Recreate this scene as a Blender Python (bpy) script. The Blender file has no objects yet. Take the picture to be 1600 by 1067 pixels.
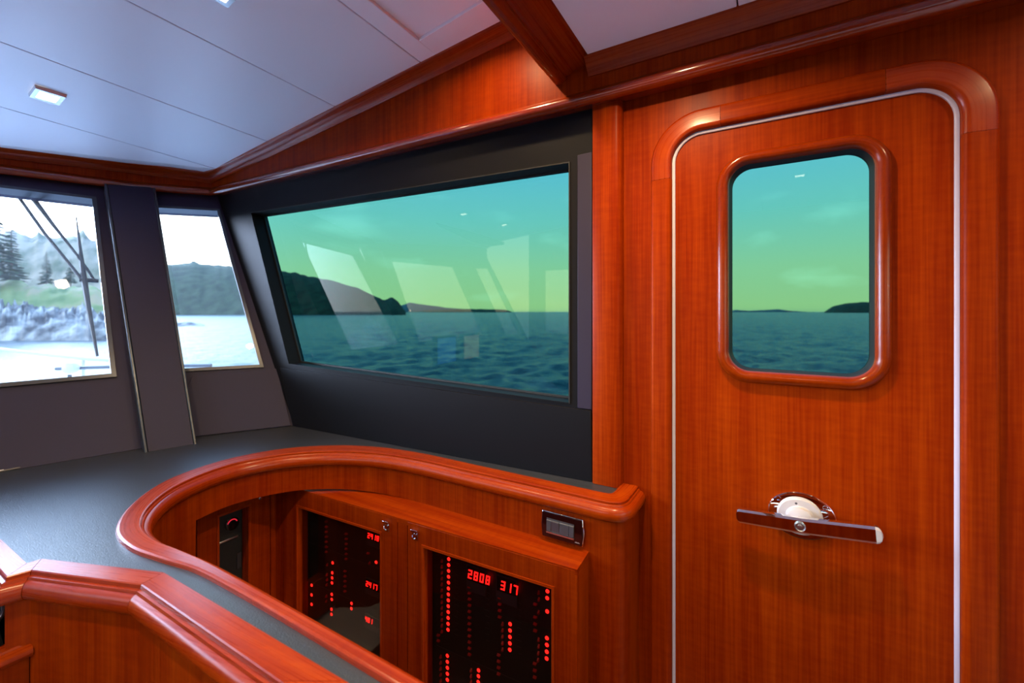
import bpy, math, random
from mathutils import Vector, Matrix, noise as mnoise
from mathutils.geometry import tessellate_polygon

random.seed(7)
SC = bpy.context.scene
COL = SC.collection
# ------------------------------------------------------------------ frame of the place
# X = starboard, Y = towards the bow, Z up.  Heights below are given relative to the eye, which stands EZ above the floor.
EZ = 1.45
FPX = 681.0                       # focal length in pixels of the 1600 x 1067 frame
YAW = math.radians(59.1)          # the camera looks this far to starboard of the bow
HOR = 487.0                       # row of the horizon
FX, FY = math.sin(YAW), math.cos(YAW)

# ------------------------------------------------------------------ camera
cam_d = bpy.data.cameras.new('camera'); cam = bpy.data.objects.new('camera', cam_d); COL.objects.link(cam)
cam.location = (0, 0, EZ); cam.rotation_euler = (math.pi/2, 0, -YAW)
cam_d.sensor_width = 36.0; cam_d.lens = FPX/1600*36; cam_d.shift_y = -(533.5-HOR)/1600
cam_d.clip_start = 0.02; cam_d.clip_end = 20000
cam_d.dof.use_dof = True; cam_d.dof.focus_distance = 1.35; cam_d.dof.aperture_fstop = 2.8
SC.camera = cam

# ------------------------------------------------------------------ exposure
SC.view_settings.view_transform = 'Standard'; SC.view_settings.look = 'None'
SC.view_settings.gamma = 1.0; SC.view_settings.use_curve_mapping = False
SC.view_settings.exposure = 1.0

# ------------------------------------------------------------------ node helpers
def ramp(nt, stops, interp='LINEAR'):
    r = nt.nodes.new('ShaderNodeValToRGB'); r.color_ramp.interpolation = interp
    el = r.color_ramp.elements
    el[0].position = stops[0][0]; el[0].color = (*stops[0][1], 1)
    el[1].position = stops[-1][0]; el[1].color = (*stops[-1][1], 1)
    for p, c in stops[1:-1]:
        e = el.new(p); e.color = (*c, 1)
    return r
def math_node(nt, op, a, b=None, c=None):
    n = nt.nodes.new('ShaderNodeMath'); n.operation = op
    for i, v in enumerate((a, b, c)):
        if v is None: continue
        if isinstance(v, (int, float)): n.inputs[i].default_value = v
        else: nt.links.new(v, n.inputs[i])
    return n.outputs[0]

# ------------------------------------------------------------------ world: dusk sky, warm at the horizon, brightest towards the low sun over the bow
SKY_GAIN = 2.9
GLOW = 13.0
w = bpy.data.worlds.new('sky'); SC.world = w; w.use_nodes = True
nt = w.node_tree; nt.nodes.clear()
tc = nt.nodes.new('ShaderNodeTexCoord')
sep = nt.nodes.new('ShaderNodeSeparateXYZ'); nt.links.new(tc.outputs['Generated'], sep.inputs[0])
el = math_node(nt, 'MULTIPLY_ADD', sep.outputs['Z'], 0.5, 0.5)
rp = ramp(nt, [(0.0, (.25,.3,.35)), (.495, (.60,.52,.32)), (.505, (.98,.74,.33)), (.545, (.86,.76,.44)), (.60, (.52,.72,.68)),
               (.68, (.30,.62,.95)), (.80, (.27,.52,1.0)), (1.0, (.22,.44,.98))])
nt.links.new(el, rp.inputs[0])
sunv = Vector((math.sin(math.radians(-14)), math.cos(math.radians(-14)), .10)).normalized()
dot = nt.nodes.new('ShaderNodeVectorMath'); dot.operation = 'DOT_PRODUCT'
nt.links.new(tc.outputs['Generated'], dot.inputs[0]); dot.inputs[1].default_value = sunv
d0 = math_node(nt, 'MAXIMUM', dot.outputs['Value'], 0.0)
d1 = math_node(nt, 'POWER', d0, 16.0)
glow = nt.nodes.new('ShaderNodeMix'); glow.data_type = 'RGBA'; glow.blend_type = 'ADD'; glow.inputs[0].default_value = 1.0
gs = nt.nodes.new('ShaderNodeVectorMath'); gs.operation = 'SCALE'; gs.inputs[0].default_value = (GLOW*.74, GLOW*.90, GLOW*1.28)
nt.links.new(d1, gs.inputs['Scale'])
nt.links.new(rp.outputs[0], glow.inputs[6]); nt.links.new(gs.outputs[0], glow.inputs[7])
cm_ = nt.nodes.new('ShaderNodeMapping'); cm_.inputs['Rotation'].default_value = (.25,.1,.5); cm_.inputs['Scale'].default_value = (1.6, 5.0, 14.0)
nt.links.new(tc.outputs['Generated'], cm_.inputs[0])
cn = nt.nodes.new('ShaderNodeTexNoise'); cn.inputs['Scale'].default_value = 1.3; cn.inputs['Detail'].default_value = 5; nt.links.new(cm_.outputs[0], cn.inputs['Vector'])
cr_ = ramp(nt, [(.56, (0,0,0)), (.78, (.20,.19,.17))]); nt.links.new(cn.outputs['Fac'], cr_.inputs[0])
cadd = nt.nodes.new('ShaderNodeMix'); cadd.data_type = 'RGBA'; cadd.blend_type = 'ADD'; cadd.inputs[0].default_value = 1.0
nt.links.new(glow.outputs[2], cadd.inputs[6]); nt.links.new(cr_.outputs[0], cadd.inputs[7])
bg = nt.nodes.new('ShaderNodeBackground'); bg.inputs[1].default_value = SKY_GAIN
nt.links.new(cadd.outputs[2], bg.inputs[0])
wo = nt.nodes.new('ShaderNodeOutputWorld'); nt.links.new(bg.outputs[0], wo.inputs[0])

# ------------------------------------------------------------------ materials
def new_mat(name):
    m = bpy.data.materials.new(name); m.use_nodes = True; n = m.node_tree
    return m, n, n.nodes['Principled BSDF']
def plain(name, col, rough=.5, metal=0.0, bump=0.0, bscale=200, spec=.5, coat=0.0, var=0.0):
    m, n, b = new_mat(name)
    b.inputs['Base Color'].default_value = (*col, 1); b.inputs['Roughness'].default_value = rough
    b.inputs['Metallic'].default_value = metal; b.inputs['Specular IOR Level'].default_value = spec
    b.inputs['Coat Weight'].default_value = coat
    t = n.nodes.new('ShaderNodeTexCoord')
    if bump:
        z = n.nodes.new('ShaderNodeTexNoise'); z.inputs['Scale'].default_value = bscale; z.inputs['Detail'].default_value = 4
        n.links.new(t.outputs['Object'], z.inputs['Vector'])
        bp = n.nodes.new('ShaderNodeBump'); bp.inputs['Strength'].default_value = bump; bp.inputs['Distance'].default_value = .002
        n.links.new(z.outputs['Fac'], bp.inputs['Height']); n.links.new(bp.outputs[0], b.inputs['Normal'])
    if var:
        z = n.nodes.new('ShaderNodeTexNoise'); z.inputs['Scale'].default_value = 6; z.inputs['Detail'].default_value = 5
        n.links.new(t.outputs['Object'], z.inputs['Vector'])
        r = ramp(n, [(.3, tuple(c*(1-var) for c in col)), (.7, tuple(c*(1+var) for c in col))])
        n.links.new(z.outputs['Fac'], r.inputs[0]); n.links.new(r.outputs[0], b.inputs['Base Color'])
    return m
def emit(name, col, s):
    m, n, b = new_mat(name)
    b.inputs['Base Color'].default_value = (.02,.02,.02,1)
    b.inputs['Emission Color'].default_value = (*col, 1); b.inputs['Emission Strength'].default_value = s
    return m
def wood(name, axis='Z', uv=False, tone=1.0, rough=.36, coat=.0, spec=.06, crough=.18):
    m, n, b = new_mat(name)
    t = n.nodes.new('ShaderNodeTexCoord'); src = t.outputs['UV' if uv else 'Object']
    def noise(sc, along, det, dist=0.0, off=0.0):
        mp = n.nodes.new('ShaderNodeMapping')
        k = [sc, sc, sc]; k['XYZ'.index(axis)] = along
        mp.inputs['Scale'].default_value = k; mp.inputs['Location'].default_value = (off, off*.7, off*.3)
        z = n.nodes.new('ShaderNodeTexNoise'); z.inputs['Scale'].default_value = 1; z.inputs['Detail'].default_value = det
        z.inputs['Distortion'].default_value = dist
        n.links.new(src, mp.inputs['Vector']); n.links.new(mp.outputs[0], z.inputs['Vector'])
        return z.outputs['Fac']
    fine = noise(190, 4.0, 3)
    band = noise(26, .7, 3, .3, 3.1)
    fig = noise(22, 75, 2, .0, 9.2)          # faint cross figure of the veneer
    a = math_node(n, 'MULTIPLY_ADD', fine, .30, .115)
    a = math_node(n, 'MULTIPLY_ADD', band, .35, a)
    a = math_node(n, 'MULTIPLY_ADD', fig, .12, a)
    k = tone
    r = ramp(n, [(.26, (.125*k,.0070*k,.0002*k)), (.44, (.195*k,.0155*k,.0004*k)), (.58, (.280*k,.032*k,.0008*k)), (.76, (.41*k,.070*k,.002*k))])
    n.links.new(a, r.inputs[0]); n.links.new(r.outputs[0], b.inputs['Base Color'])
    rr = math_node(n, 'MULTIPLY_ADD', fine, .12, rough-.06); n.links.new(rr, b.inputs['Roughness'])
    bp = n.nodes.new('ShaderNodeBump'); bp.inputs['Strength'].default_value = .06; bp.inputs['Distance'].default_value = .001
    n.links.new(fine, bp.inputs['Height']); n.links.new(bp.outputs[0], b.inputs['Normal'])
    b.inputs['Coat Weight'].default_value = coat; b.inputs['Coat Roughness'].default_value = crough; b.inputs['Specular IOR Level'].default_value = spec
    return m
def glass(name, tint, veil=0.0, gain=1.0):
    m = bpy.data.materials.new(name); m.use_nodes = True; n = m.node_tree; n.nodes.clear()
    g = n.nodes.new('ShaderNodeNewGeometry')
    dt = n.nodes.new('ShaderNodeVectorMath'); dt.operation = 'DOT_PRODUCT'
    n.links.new(g.outputs['Incoming'], dt.inputs[0]); n.links.new(g.outputs['Normal'], dt.inputs[1])
    c = math_node(n, 'ABSOLUTE', dt.outputs['Value'])
    c = math_node(n, 'SUBTRACT', 1.0, c); c = math_node(n, 'POWER', c, 5.0)
    c = math_node(n, 'MULTIPLY_ADD', c, .96*gain, .04*gain)
    tr = n.nodes.new('ShaderNodeBsdfTransparent'); tr.inputs[0].default_value = (*tint, 1)
    gl = n.nodes.new('ShaderNodeBsdfGlossy'); gl.inputs['Roughness'].default_value = 0.0; gl.inputs[0].default_value = (1,1,1,1)
    mx = n.nodes.new('ShaderNodeMixShader'); n.links.new(c, mx.inputs[0]); n.links.new(tr.outputs[0], mx.inputs[1]); n.links.new(gl.outputs[0], mx.inputs[2])
    out = n.nodes.new('ShaderNodeOutputMaterial'); last = mx.outputs[0]
    if veil:
        tl = n.nodes.new('ShaderNodeBsdfTranslucent'); tl.inputs[0].default_value = (.9,.93,1,1)
        m2 = n.nodes.new('ShaderNodeMixShader'); m2.inputs[0].default_value = veil  # translucent share added to imitate haze and glare over the view ahead
        n.links.new(last, m2.inputs[1]); n.links.new(tl.outputs[0], m2.inputs[2]); last = m2.outputs[0]
    n.links.new(last, out.inputs[0])
    return m

M = {}
M['wood_z'] = wood('wood_grain_upright', 'Z'); M['wood_y'] = wood('wood_grain_fore_aft', 'Y'); M['wood_x'] = wood('wood_grain_athwart', 'X')
M['wood_run'] = wood('wood_grain_along', 'X', uv=True, tone=1.12, rough=.28, coat=.16, spec=.2)
M['wood_gloss'] = wood('wood_grain_along_gloss', 'X', uv=True, rough=.2, coat=1.0, spec=.4, crough=.04)
M['wood_red'] = wood('wood_red_varnish', 'X', uv=True, tone=.8, rough=.2, coat=.4)
M['panel'] = plain('ceiling_vinyl', (.80,.81,.90), .38, bump=.05, bscale=400)
M['panel2'] = plain('ceiling_vinyl_satin', (.86,.84,.93), .42)
M['joint'] = plain('joint_black', (.015,.015,.018), .9)  # near-black backing that shows in the gaps between ceiling panels
M['dash'] = plain('dash_black_vinyl', (.030,.033,.040), .30, bump=.35, bscale=420)
M['grey'] = plain('wall_grey_laminate', (.028,.0235,.048), .55, bump=.08, bscale=500, spec=.18)
M['darkgrey'] = plain('wall_dark_laminate', (.006,.006,.009), .55, bump=.08, bscale=500, spec=.13)
M['rubber'] = plain('black_rubber', (.008,.008,.009), .55)
M['black'] = plain('black_gloss', (.006,.006,.007), .12)
M['blackmatte'] = plain('black_matte', (.010,.010,.011), .6)
M['frameblue'] = plain('frame_anodised', (.055,.060,.075), .30, metal=.4)
M['chrome'] = plain('polished_steel', (.86,.86,.88), .06, metal=1.0)
M['brushed'] = plain('satin_steel', (.60,.60,.63), .28, metal=1.0)
M['whiteplastic'] = plain('white_plastic', (.50,.47,.49), .35)
M['seal'] = plain('pale_seal', (.50,.46,.56), .35)
M['greyplastic'] = plain('grey_plastic', (.05,.05,.06), .35)
M['meter'] = plain('meter_bezel', (.035,.033,.042), .45)
M['redtoggle'] = plain('dark_red_toggle', (.42,.012,.012), .4)
M['floor'] = plain('floor_pale_bounce', (.48,.48,.53), .9, bump=.4, bscale=300)  # pale colour chosen so the unseen floor bounces light onto the ceiling
M['lens'] = emit('lamp_lens', (1.0,.86,.66), 9.0)
M['led'] = emit('red_led', (1.0,.012,.008), 2.6)
M['digit'] = emit('red_digit', (1.0,.008,.006), 2.4)
M['arc'] = emit('red_dial_arc', (1.0,.02,.05), .35)
M['screen_sea'] = emit('chart_blue', (.05,.28,.9), 1.6)
M['screen_land'] = emit('chart_cream', (.8,.7,.35), 1.3)
M['glass_side'] = glass('glass_green_tint', (.21,.375,.36), gain=.5)
M['glass_front'] = glass('glass_windscreen', (.95,.975,.985), veil=.009)
M['glass_dark'] = glass('glass_smoked', (.75,.70,.70))
M['silver'] = plain('silver_print', (.5,.5,.52), .4, metal=.6)

# ------------------------------------------------------------------ geometry helpers
MIRROR = False
def mir(p):
    return (-.6-p[0], p[1], p[2]) if MIRROR else (p[0], p[1], p[2])
def tag(o, label=None, cat=None, group=None, kind=None):
    if label: o['label'] = label
    if cat: o['category'] = cat
    if group: o['group'] = group
    if kind: o['kind'] = kind
    return o
def worldpos(o):
    p = Vector((0,0,0))
    while o: p = p+Vector(o.location); o = o.parent
    return p
def thing(name, loc, label=None, cat=None, group=None, kind=None, parent=None):
    o = bpy.data.objects.new(name, None); COL.objects.link(o); o.empty_display_size = .05
    l = mir(loc); l = Vector((l[0], l[1], l[2]+EZ))
    if parent: o.parent = parent; l = l-worldpos(parent)
    o.location = l
    return tag(o, label, cat, group, kind)
def mesh(name, verts, faces, mat, parent=None, smooth=None, uvs=None, bevel=0.0, seg=2, solid=0.0):
    off = worldpos(parent) if parent else Vector((0,0,0))
    vs = []
    for v in verts:
        v = mir(v); vs.append((v[0]-off.x, v[1]-off.y, v[2]+EZ-off.z))
    # a part whose parent is a mesh or an Empty hangs at that parent's origin; a top-level mesh gets its origin at its base centre
    base = Vector((0,0,0))
    if parent is None and len(vs):
        xs, ys, zs = zip(*vs); base = Vector(((min(xs)+max(xs))/2, (min(ys)+max(ys))/2, min(zs)))
        vs = [(a-base.x, b-base.y, c-base.z) for a, b, c in vs]
    fs = [tuple(reversed(f)) for f in faces] if MIRROR else [tuple(f) for f in faces]
    me = bpy.data.meshes.new(name); me.from_pydata(vs, [], fs); me.update()
    if uvs and not MIRROR:
        ul = me.uv_layers.new(name='UVMap')
        for p in me.polygons:
            for li in p.loop_indices: ul.data[li].uv = uvs[me.loops[li].vertex_index]
    elif uvs:
        ul = me.uv_layers.new(name='UVMap')
        for p in me.polygons:
            for li in p.loop_indices: ul.data[li].uv = uvs[me.loops[li].vertex_index]
    me.materials.append(M[mat] if isinstance(mat, str) else mat)
    if smooth is not None:
        for p in me.polygons: p.use_smooth = True
        me.set_sharp_from_angle(angle=math.radians(smooth))
    o = bpy.data.objects.new(name, me); COL.objects.link(o); o.location = base
    if parent: o.parent = parent
    if bevel:
        b = o.modifiers.new('bevel', 'BEVEL'); b.width = bevel; b.segments = seg; b.limit_method = 'ANGLE'; b.angle_limit = math.radians(40)
        for p in me.polygons: p.use_smooth = True
        me.set_sharp_from_angle(angle=math.radians(50))
    return o
BOXF = [(0,3,2,1), (4,5,6,7), (0,1,5,4), (1,2,6,5), (2,3,7,6), (3,0,4,7)]
def hexa(name, p, mat, parent=None, bevel=0.0, **k):     # p: 4 bottom then 4 top corners
    return mesh(name, p, BOXF, mat, parent, bevel=bevel, **k)
def box(name, lo, hi, mat, parent=None, bevel=0.0, **k):
    (a,b,c), (d,e,f) = lo, hi
    return hexa(name, [(a,b,c),(d,b,c),(d,e,c),(a,e,c),(a,b,f),(d,b,f),(d,e,f),(a,e,f)], mat, parent, bevel, **k)
class Frame:                                           # a plane of the place: origin O, axes A (along) and B (up), N pointing out of the room
    def __init__(s, O, A, B=(0,0,1), N=None):
        s.O = Vector(O); s.A = Vector(A).normalized(); s.B = Vector(B).normalized()
        s.N = Vector(N).normalized() if N else s.A.cross(s.B).normalized()
    def at(s, a, b, n=0.0): return tuple(s.O+s.A*a+s.B*b+s.N*n)
    def px(s, x, y, n=0.0):                            # where the sight line through a pixel of the photograph meets this plane, n outwards of it
        r = ray(x, y); o = s.O+s.N*n; t = o.dot(s.N)/r.dot(s.N); p = r*t
        return ((p-s.O).dot(s.A), (p-s.O).dot(s.B))
    def off(s, n): return Frame(s.O+s.N*n, s.A, s.B, s.N)
def ray(x, y):
    u = (x-800)/FPX; v = (HOR-y)/FPX
    return Vector((FX+u*FY, FY-u*FX, v))
def onz(x, y, z):
    r = ray(x, y); return r*(z/r.z)
def plate(name, loops, fr, n0, n1, mat, parent=None, bevel=0.0, **k):   # flat slab with holes between depths n0 and n1 of a Frame
    pts = [p for l in loops for p in l]
    tri = tessellate_polygon([[Vector((p[0], p[1], 0)) for p in l] for l in loops])
    N = len(pts)
    vs = [fr.at(p[0], p[1], n0) for p in pts]+[fr.at(p[0], p[1], n1) for p in pts]
    fs = []
    for t in tri:
        a, b, c = [Vector((*pts[i], 0)) for i in t]
        if (b-a).cross(c-a).z < 0: t = (t[0], t[2], t[1])
        fs.append((t[0], t[2], t[1])); fs.append((t[0]+N, t[1]+N, t[2]+N))
    i0 = 0
    for l in loops:
        n = len(l)
        area = sum(l[i][0]*l[(i+1)%n][1]-l[(i+1)%n][0]*l[i][1] for i in range(n))
        hole = l is not loops[0]
        fwd = (area > 0) != hole
        for i in range(n):
            a, b = i0+i, i0+(i+1)%n
            fs.append((a, b, b+N, a+N) if fwd else (b, a, a+N, b+N))
        i0 += n
    if fr.A.cross(fr.B).dot(fr.N)*(n1-n0) < 0: fs = [tuple(reversed(f)) for f in fs]
    return mesh(name, vs, fs, mat, parent, bevel=bevel, **k)
def loft(name, rings, mat, parent=None, closed=False, loop=False, caps=True, smooth=40, **k):
    n = len(rings[0]); vs = []; uv = []; L = 0.0
    for i, r in enumerate(rings):
        if i: L += (Vector(r[0])-Vector(rings[i-1][0])).length
        q = 0.0
        for j, p in enumerate(r):
            if j: q += (Vector(p)-Vector(r[j-1])).length
            vs.append(tuple(p)); uv.append((L, q))
    fs = []; m = len(rings)
    for i in range(m if loop else m-1):
        i2 = (i+1) % m
        for j in range(n if closed else n-1):
            j2 = (j+1) % n
            fs.append((i*n+j, i2*n+j, i2*n+j2, i*n+j2))
    if caps and closed and not loop:
        fs.append(tuple(range(n))); fs.append(tuple(reversed(range((m-1)*n, m*n))))
    return mesh(name, vs, fs, mat, parent, smooth=smooth, uvs=uv, **k)
def tube(name, pts, r, mat, parent=None, seg=10, radii=None):
    pts = [Vector(p) for p in pts]; rings = []
    for i, p in enumerate(pts):
        t = (pts[min(i+1, len(pts)-1)]-pts[max(i-1, 0)]).normalized()
        up = Vector((0,0,1)) if abs(t.z) < .9 else Vector((1,0,0))
        a = t.cross(up).normalized(); b = a.cross(t).normalized(); rr = radii[i] if radii else r
        rings.append([p+(a*math.cos(2*math.pi*j/seg)+b*math.sin(2*math.pi*j/seg))*rr for j in range(seg)])
    return loft(name, rings, mat, parent, closed=True)
def normals2(path, loop=False):                        # mitred plan normals, to the left of travel
    out = []; n = len(path)
    for i in range(n):
        def seg(a, b):
            d = Vector((path[b][0]-path[a][0], path[b][1]-path[a][1])); d.normalize(); return Vector((-d.y, d.x))
        if loop: n1 = seg(i-1, i); n2 = seg(i, (i+1) % n)
        else: n1 = seg(max(i-1,0), max(i-1,0)+1) ; n2 = seg(min(i, n-2), min(i, n-2)+1)
        s = n1+n2; s = s/max(s.length, 1e-6); c = max(s.dot(n1), .35)
        out.append(s/c)
    return out
def molding(name, path, prof, mat, parent=None, closed=True, smooth=40, **k):
    ns = normals2(path)
    rings = [[(p[0]+n.x*a, p[1]+n.y*a, p[2]+z) for a, z in prof] for p, n in zip(path, ns)]
    return loft(name, rings, mat, parent, closed=closed, smooth=smooth, **k)
def spline(pts, per=6):
    P = [Vector(p) for p in pts]; out = []
    for i in range(len(P)-1):
        p0 = P[i-1] if i else P[0]*2-P[1]; p1, p2 = P[i], P[i+1]; p3 = P[i+2] if i+2 < len(P) else P[-1]*2-P[-2]
        t0 = 0.0; t1 = t0+max((p1-p0).length, 1e-5)**.5; t2 = t1+max((p2-p1).length, 1e-5)**.5; t3 = t2+max((p3-p2).length, 1e-5)**.5
        for s in range(per):
            t = t1+(t2-t1)*s/per
            a1 = p0*((t1-t)/(t1-t0))+p1*((t-t0)/(t1-t0)); a2 = p1*((t2-t)/(t2-t1))+p2*((t-t1)/(t2-t1)); a3 = p2*((t3-t)/(t3-t2))+p3*((t-t2)/(t3-t2))
            b1 = a1*((t2-t)/(t2-t0))+a2*((t-t0)/(t2-t0)); b2 = a2*((t3-t)/(t3-t1))+a3*((t-t1)/(t3-t1))
            out.append(b1*((t2-t)/(t2-t1))+b2*((t-t1)/(t2-t1)))
    out.append(P[-1]); return out
def rrect(a0, a1, b0, b1, r, seg=8):                   # rounded rectangle, counter-clockwise
    out = []
    for cx, cy, st in ((a1-r, b1-r, 0), (a0+r, b1-r, 90), (a0+r, b0+r, 180), (a1-r, b0+r, 270)):
        for i in range(seg+1):
            t = math.radians(st+90*i/seg); out.append((cx+r*math.cos(t), cy+r*math.sin(t)))
    return out
def ring_molding(name, loop2, fr, prof, mat, parent=None, smooth=40):     # profile (outwards in plane, depth n) swept round a closed loop in a Frame
    ns = normals2(loop2, True)                         # loop is counter-clockwise: left normal points inwards
    rings = [[fr.at(p[0]-n.x*a, p[1]-n.y*a, d) for a, d in prof] for p, n in zip(loop2, ns)]
    return loft(name, rings, mat, parent, closed=True, loop=True, smooth=smooth)

# ------------------------------------------------------------------ planes of the room
ZL = -.565                    # dash top
ZR = -.555                    # top of the raised rail
WN = Vector((.9985, .0551, 0)); WF = Frame((1.385, .5, 0), (-.0551, .9985, 0), N=WN)      # side window wall, toed in forward
DOORX = 1.40
DF = Frame((DOORX, 0, 0), (0, 1, 0), N=(1, 0, 0))                                          # door wall
def raked(O, ang, rake):
    h = Vector((math.sin(ang), math.cos(ang), 0)); t = math.tan(rake)
    return Frame(O, (-h.y, h.x, 0), h*t+Vector((0,0,1)), N=h-Vector((0,0,t)))
F1 = raked((1.30, 2.04, ZL), math.radians(29.7), math.radians(24.5))
F2 = raked((.39, 2.338, ZL), math.radians(15), math.radians(29))
CA, CB, CC = 1.1545, -.136, -.0353                                                         # forward ceiling: z = CA + CB*Y + CC*X
def ceil_z(x, y): return CA+CB*y+CC*x
AFTZ = .80
MID = -.30

# ------------------------------------------------------------------ floor, aft and port walls (behind the camera, seen only in reflections)
tag(box('floor', (-2.1, -2.7, -EZ-.05), (1.5, 2.4, -EZ), 'floor'), 'wheelhouse floor, made pale to bounce light up to the ceiling', kind='structure')
af = Frame((0, -2.7, 0), (1, 0, 0), N=(0, -1, 0))
AW = [(-1.7,-.35),(1.0,-.35),(1.0,.50),(-1.7,.50)]
tag(plate('wall_aft', [[(-2.1,-EZ),(1.5,-EZ),(1.5,1.2),(-2.1,1.2)], AW[::-1]], af, 0, .05, 'wood_z'), 'varnished cherry wall behind the helm', kind='structure')
tag(plate('window_8', [AW], af, .02, .026, 'glass_front'), 'wide clear window in the aft wall', kind='structure')
pw = Frame((-2.0, 0, 0), (0, 1, 0), N=(-1, 0, 0))
wp = plate('wall_port', [[(-2.7,-EZ),(2.2,-EZ),(2.2,1.05),(-2.7,1.05)], [(.55,-.31),(.55,.51),(2.0,.50),(2.0,-.25)], [(-1.9,-.25),(-1.9,.45),(-1.0,.45),(-1.0,-.25)]], pw, 0, .05, 'wood_z')
tag(wp, 'cherry port wall with windows', kind='structure')
for nm, l in (('window_6', [(.55,-.31),(2.0,-.25),(2.0,.50),(.55,.51)]), ('window_7', [(-1.9,-.25),(-1.0,-.25),(-1.0,.45),(-1.9,.45)])):
    tag(plate(nm, [l], pw, .02, .026, 'glass_front'), 'tinted window in the port wall', kind='structure')

# ------------------------------------------------------------------ starboard door wall, with the door opening
fi_l, fi_r, fi_t = .265, -.372, .537       # clear opening inside the door frame
def door_loop(y0, y1, top, r, bottom=-EZ, seg=10):
    out = [(y0, bottom), (y1, bottom)]
    for cy, st in ((y1-r, 0), (y0+r, 90)):
        for i in range(seg+1):
            t = math.radians(st+90*i/seg); out.append((cy+r*math.cos(t), top-r+r*math.sin(t)))
    return out
ws = plate('wall_starboard', [[(-2.7,-EZ),(.415,-EZ),(.415,AFTZ+.05),(-2.7,AFTZ+.05)], door_loop(fi_r-.01, fi_l+.01, fi_t+.01, .09, -EZ+.02)], DF, 0, .05, 'wood_z')
tag(ws, 'varnished cherry veneer wall around the side door', kind='structure')
# door frame: stiles, mitred corner blocks, head
tf = thing('trim_1', (DOORX, -.05, -EZ), 'rounded cherry frame around the side door', kind='structure')
FW = .060
fl, fr_, ft, rad = fi_l+FW/2, fi_r-FW/2, fi_t+FW/2, .115
prof = [(-.030,.012), (-.030,-.008), (-.027,-.015), (-.022,-.0185), (-.0165,-.0190), (-.0155,-.0189), (.0235,-.0145), (.0245,-.0143), (.029,-.012), (.032,-.008), (.033,.001)]
def frame_piece(nm, pts, mat):
    ns = normals2(pts)
    rings = [[DF.at(p[0]-n.x*a, p[1]-n.y*a, d) for a, d in prof] for p, n in zip(pts, ns)]
    return loft(nm, rings, mat, tf, closed=True, smooth=45)
def arc(cy, cz, r, s, e, k=14): return [(cy+r*math.cos(math.radians(s+(e-s)*i/k)), cz+r*math.sin(math.radians(s+(e-s)*i/k))) for i in range(k+1)]
G = .0004
cr = arc(fr_+rad, ft-rad, rad, 180, 90); cl = arc(fl-rad, ft-rad, rad, 90, 0)
LOW = ft-rad-.045; 
# travel is aft side up, over and down the forward side reversed, so that the left normal points inwards
frame_piece('frame_stile', [(fl, -EZ), (fl, LOW-G)], 'wood_z')
frame_piece('frame_corner', [(fl, LOW+G)]+list(reversed(cl))+[(fl-rad-.05+G, ft)], 'wood_run')
frame_piece('frame_head', [(fl-rad-.05-G, ft), (fr_+rad+.05+G, ft)], 'wood_y')
frame_piece('frame_corner', [(fr_+rad+.05-G, ft)]+list(reversed(cr))+[(fr_, LOW+G)], 'wood_run')
frame_piece('frame_stile', [(fr_, LOW-G), (fr_, -EZ)], 'wood_z')

# ------------------------------------------------------------------ the door
dr = thing('door_1', (DOORX, -.05, -EZ), 'cherry side door with rounded window and steel lever handle', kind='structure')
wy0 = DF.px(1362, 400, .0)[0]; wy1 = DF.px(1143, 400, .0)[0]; wz1 = .412; wz0 = -.163
hole = rrect(wy0-.014, wy1+.014, wz0-.012, wz1+.014, .062)
plate('door_leaf', [door_loop(fi_r+.004, fi_l-.004, fi_t-.006, .079, -EZ+.03), hole], DF, .004, .040, 'wood_z', dr)
seal_path = [(fi_l-.002, -EZ+.03)]+list(reversed(arc(fi_l-.002-.082, fi_t-.084, .082, 90, 0)))+list(reversed(arc(fi_r+.002+.082, fi_t-.084, .082, 180, 90)))+[(fi_r+.002, -EZ+.03)]
ns = normals2(seal_path)
loft('door_seal', [[DF.at(p[0]-n.x*a, p[1]-n.y*a, d) for a, d in ((-.007,.010),(-.007,-.0005),(-.004,-.003),(.001,-.003),(.002,.010))] for p, n in zip(seal_path, ns)], 'seal', dr, closed=True, smooth=40)
wl = rrect(wy0-.020, wy1+.020, wz0-.018, wz1+.020, .068, 10)
pr = [(.018*math.cos(math.radians(a))*(1 if a < 90 else .85)+.002, .004-.020*math.sin(math.radians(a))) for a in range(0, 181, 15)]
ring_molding('window_trim', wl, DF, pr+[(-.013,.02),(.018,.02)], 'wood_red', dr)
ring_molding('window_gasket', rrect(wy0-.006, wy1+.006, wz0-.005, wz1+.006, .058, 10), DF, [(.010,-.004),(.010,.036),(-.006,.036),(-.006,.022),(.002,.006),(.004,-.004)], 'rubber', dr)
plate('window_pane', [rrect(wy0-.008, wy1+.008, wz0-.007, wz1+.008, .056, 8)], DF, .026, .032, 'glass_side', dr)

# lever handle: oval backplate, white bearing ring, polished lever with a lock in its hub
HY, HZ = DF.px(1252, 806, 0)
hc = Frame((DOORX+.004, HY, HZ), (0, 1, 0), N=(-1, 0, 0))        # N points into the room
def disc_rings(fr, prof_, rx, ry, seg=40, ca=0, cb=0):
    return [[fr.at(ca+rx*k*math.cos(2*math.pi*i/seg), cb+ry*k*math.sin(2*math.pi*i/seg), n) for i in range(seg)] for k, n in prof_]
bp_ = loft('door_handle', disc_rings(hc, [(1,0),(1,.003),(.97,.0055),(.9,.0065),(.001,.0065)], .077, .062), 'chrome', dr, closed=True, smooth=35)
bp_['label'] = 'polished steel lever handle'
loft('bearing_ring', disc_rings(hc, [(1,.006),(1,.016),(.94,.019),(.62,.020),(.58,.022),(.56,.034),(.50,.036),(.001,.036)], .052, .048, ca=.004, cb=.002), 'whiteplastic', bp_, closed=True, smooth=35)
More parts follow.
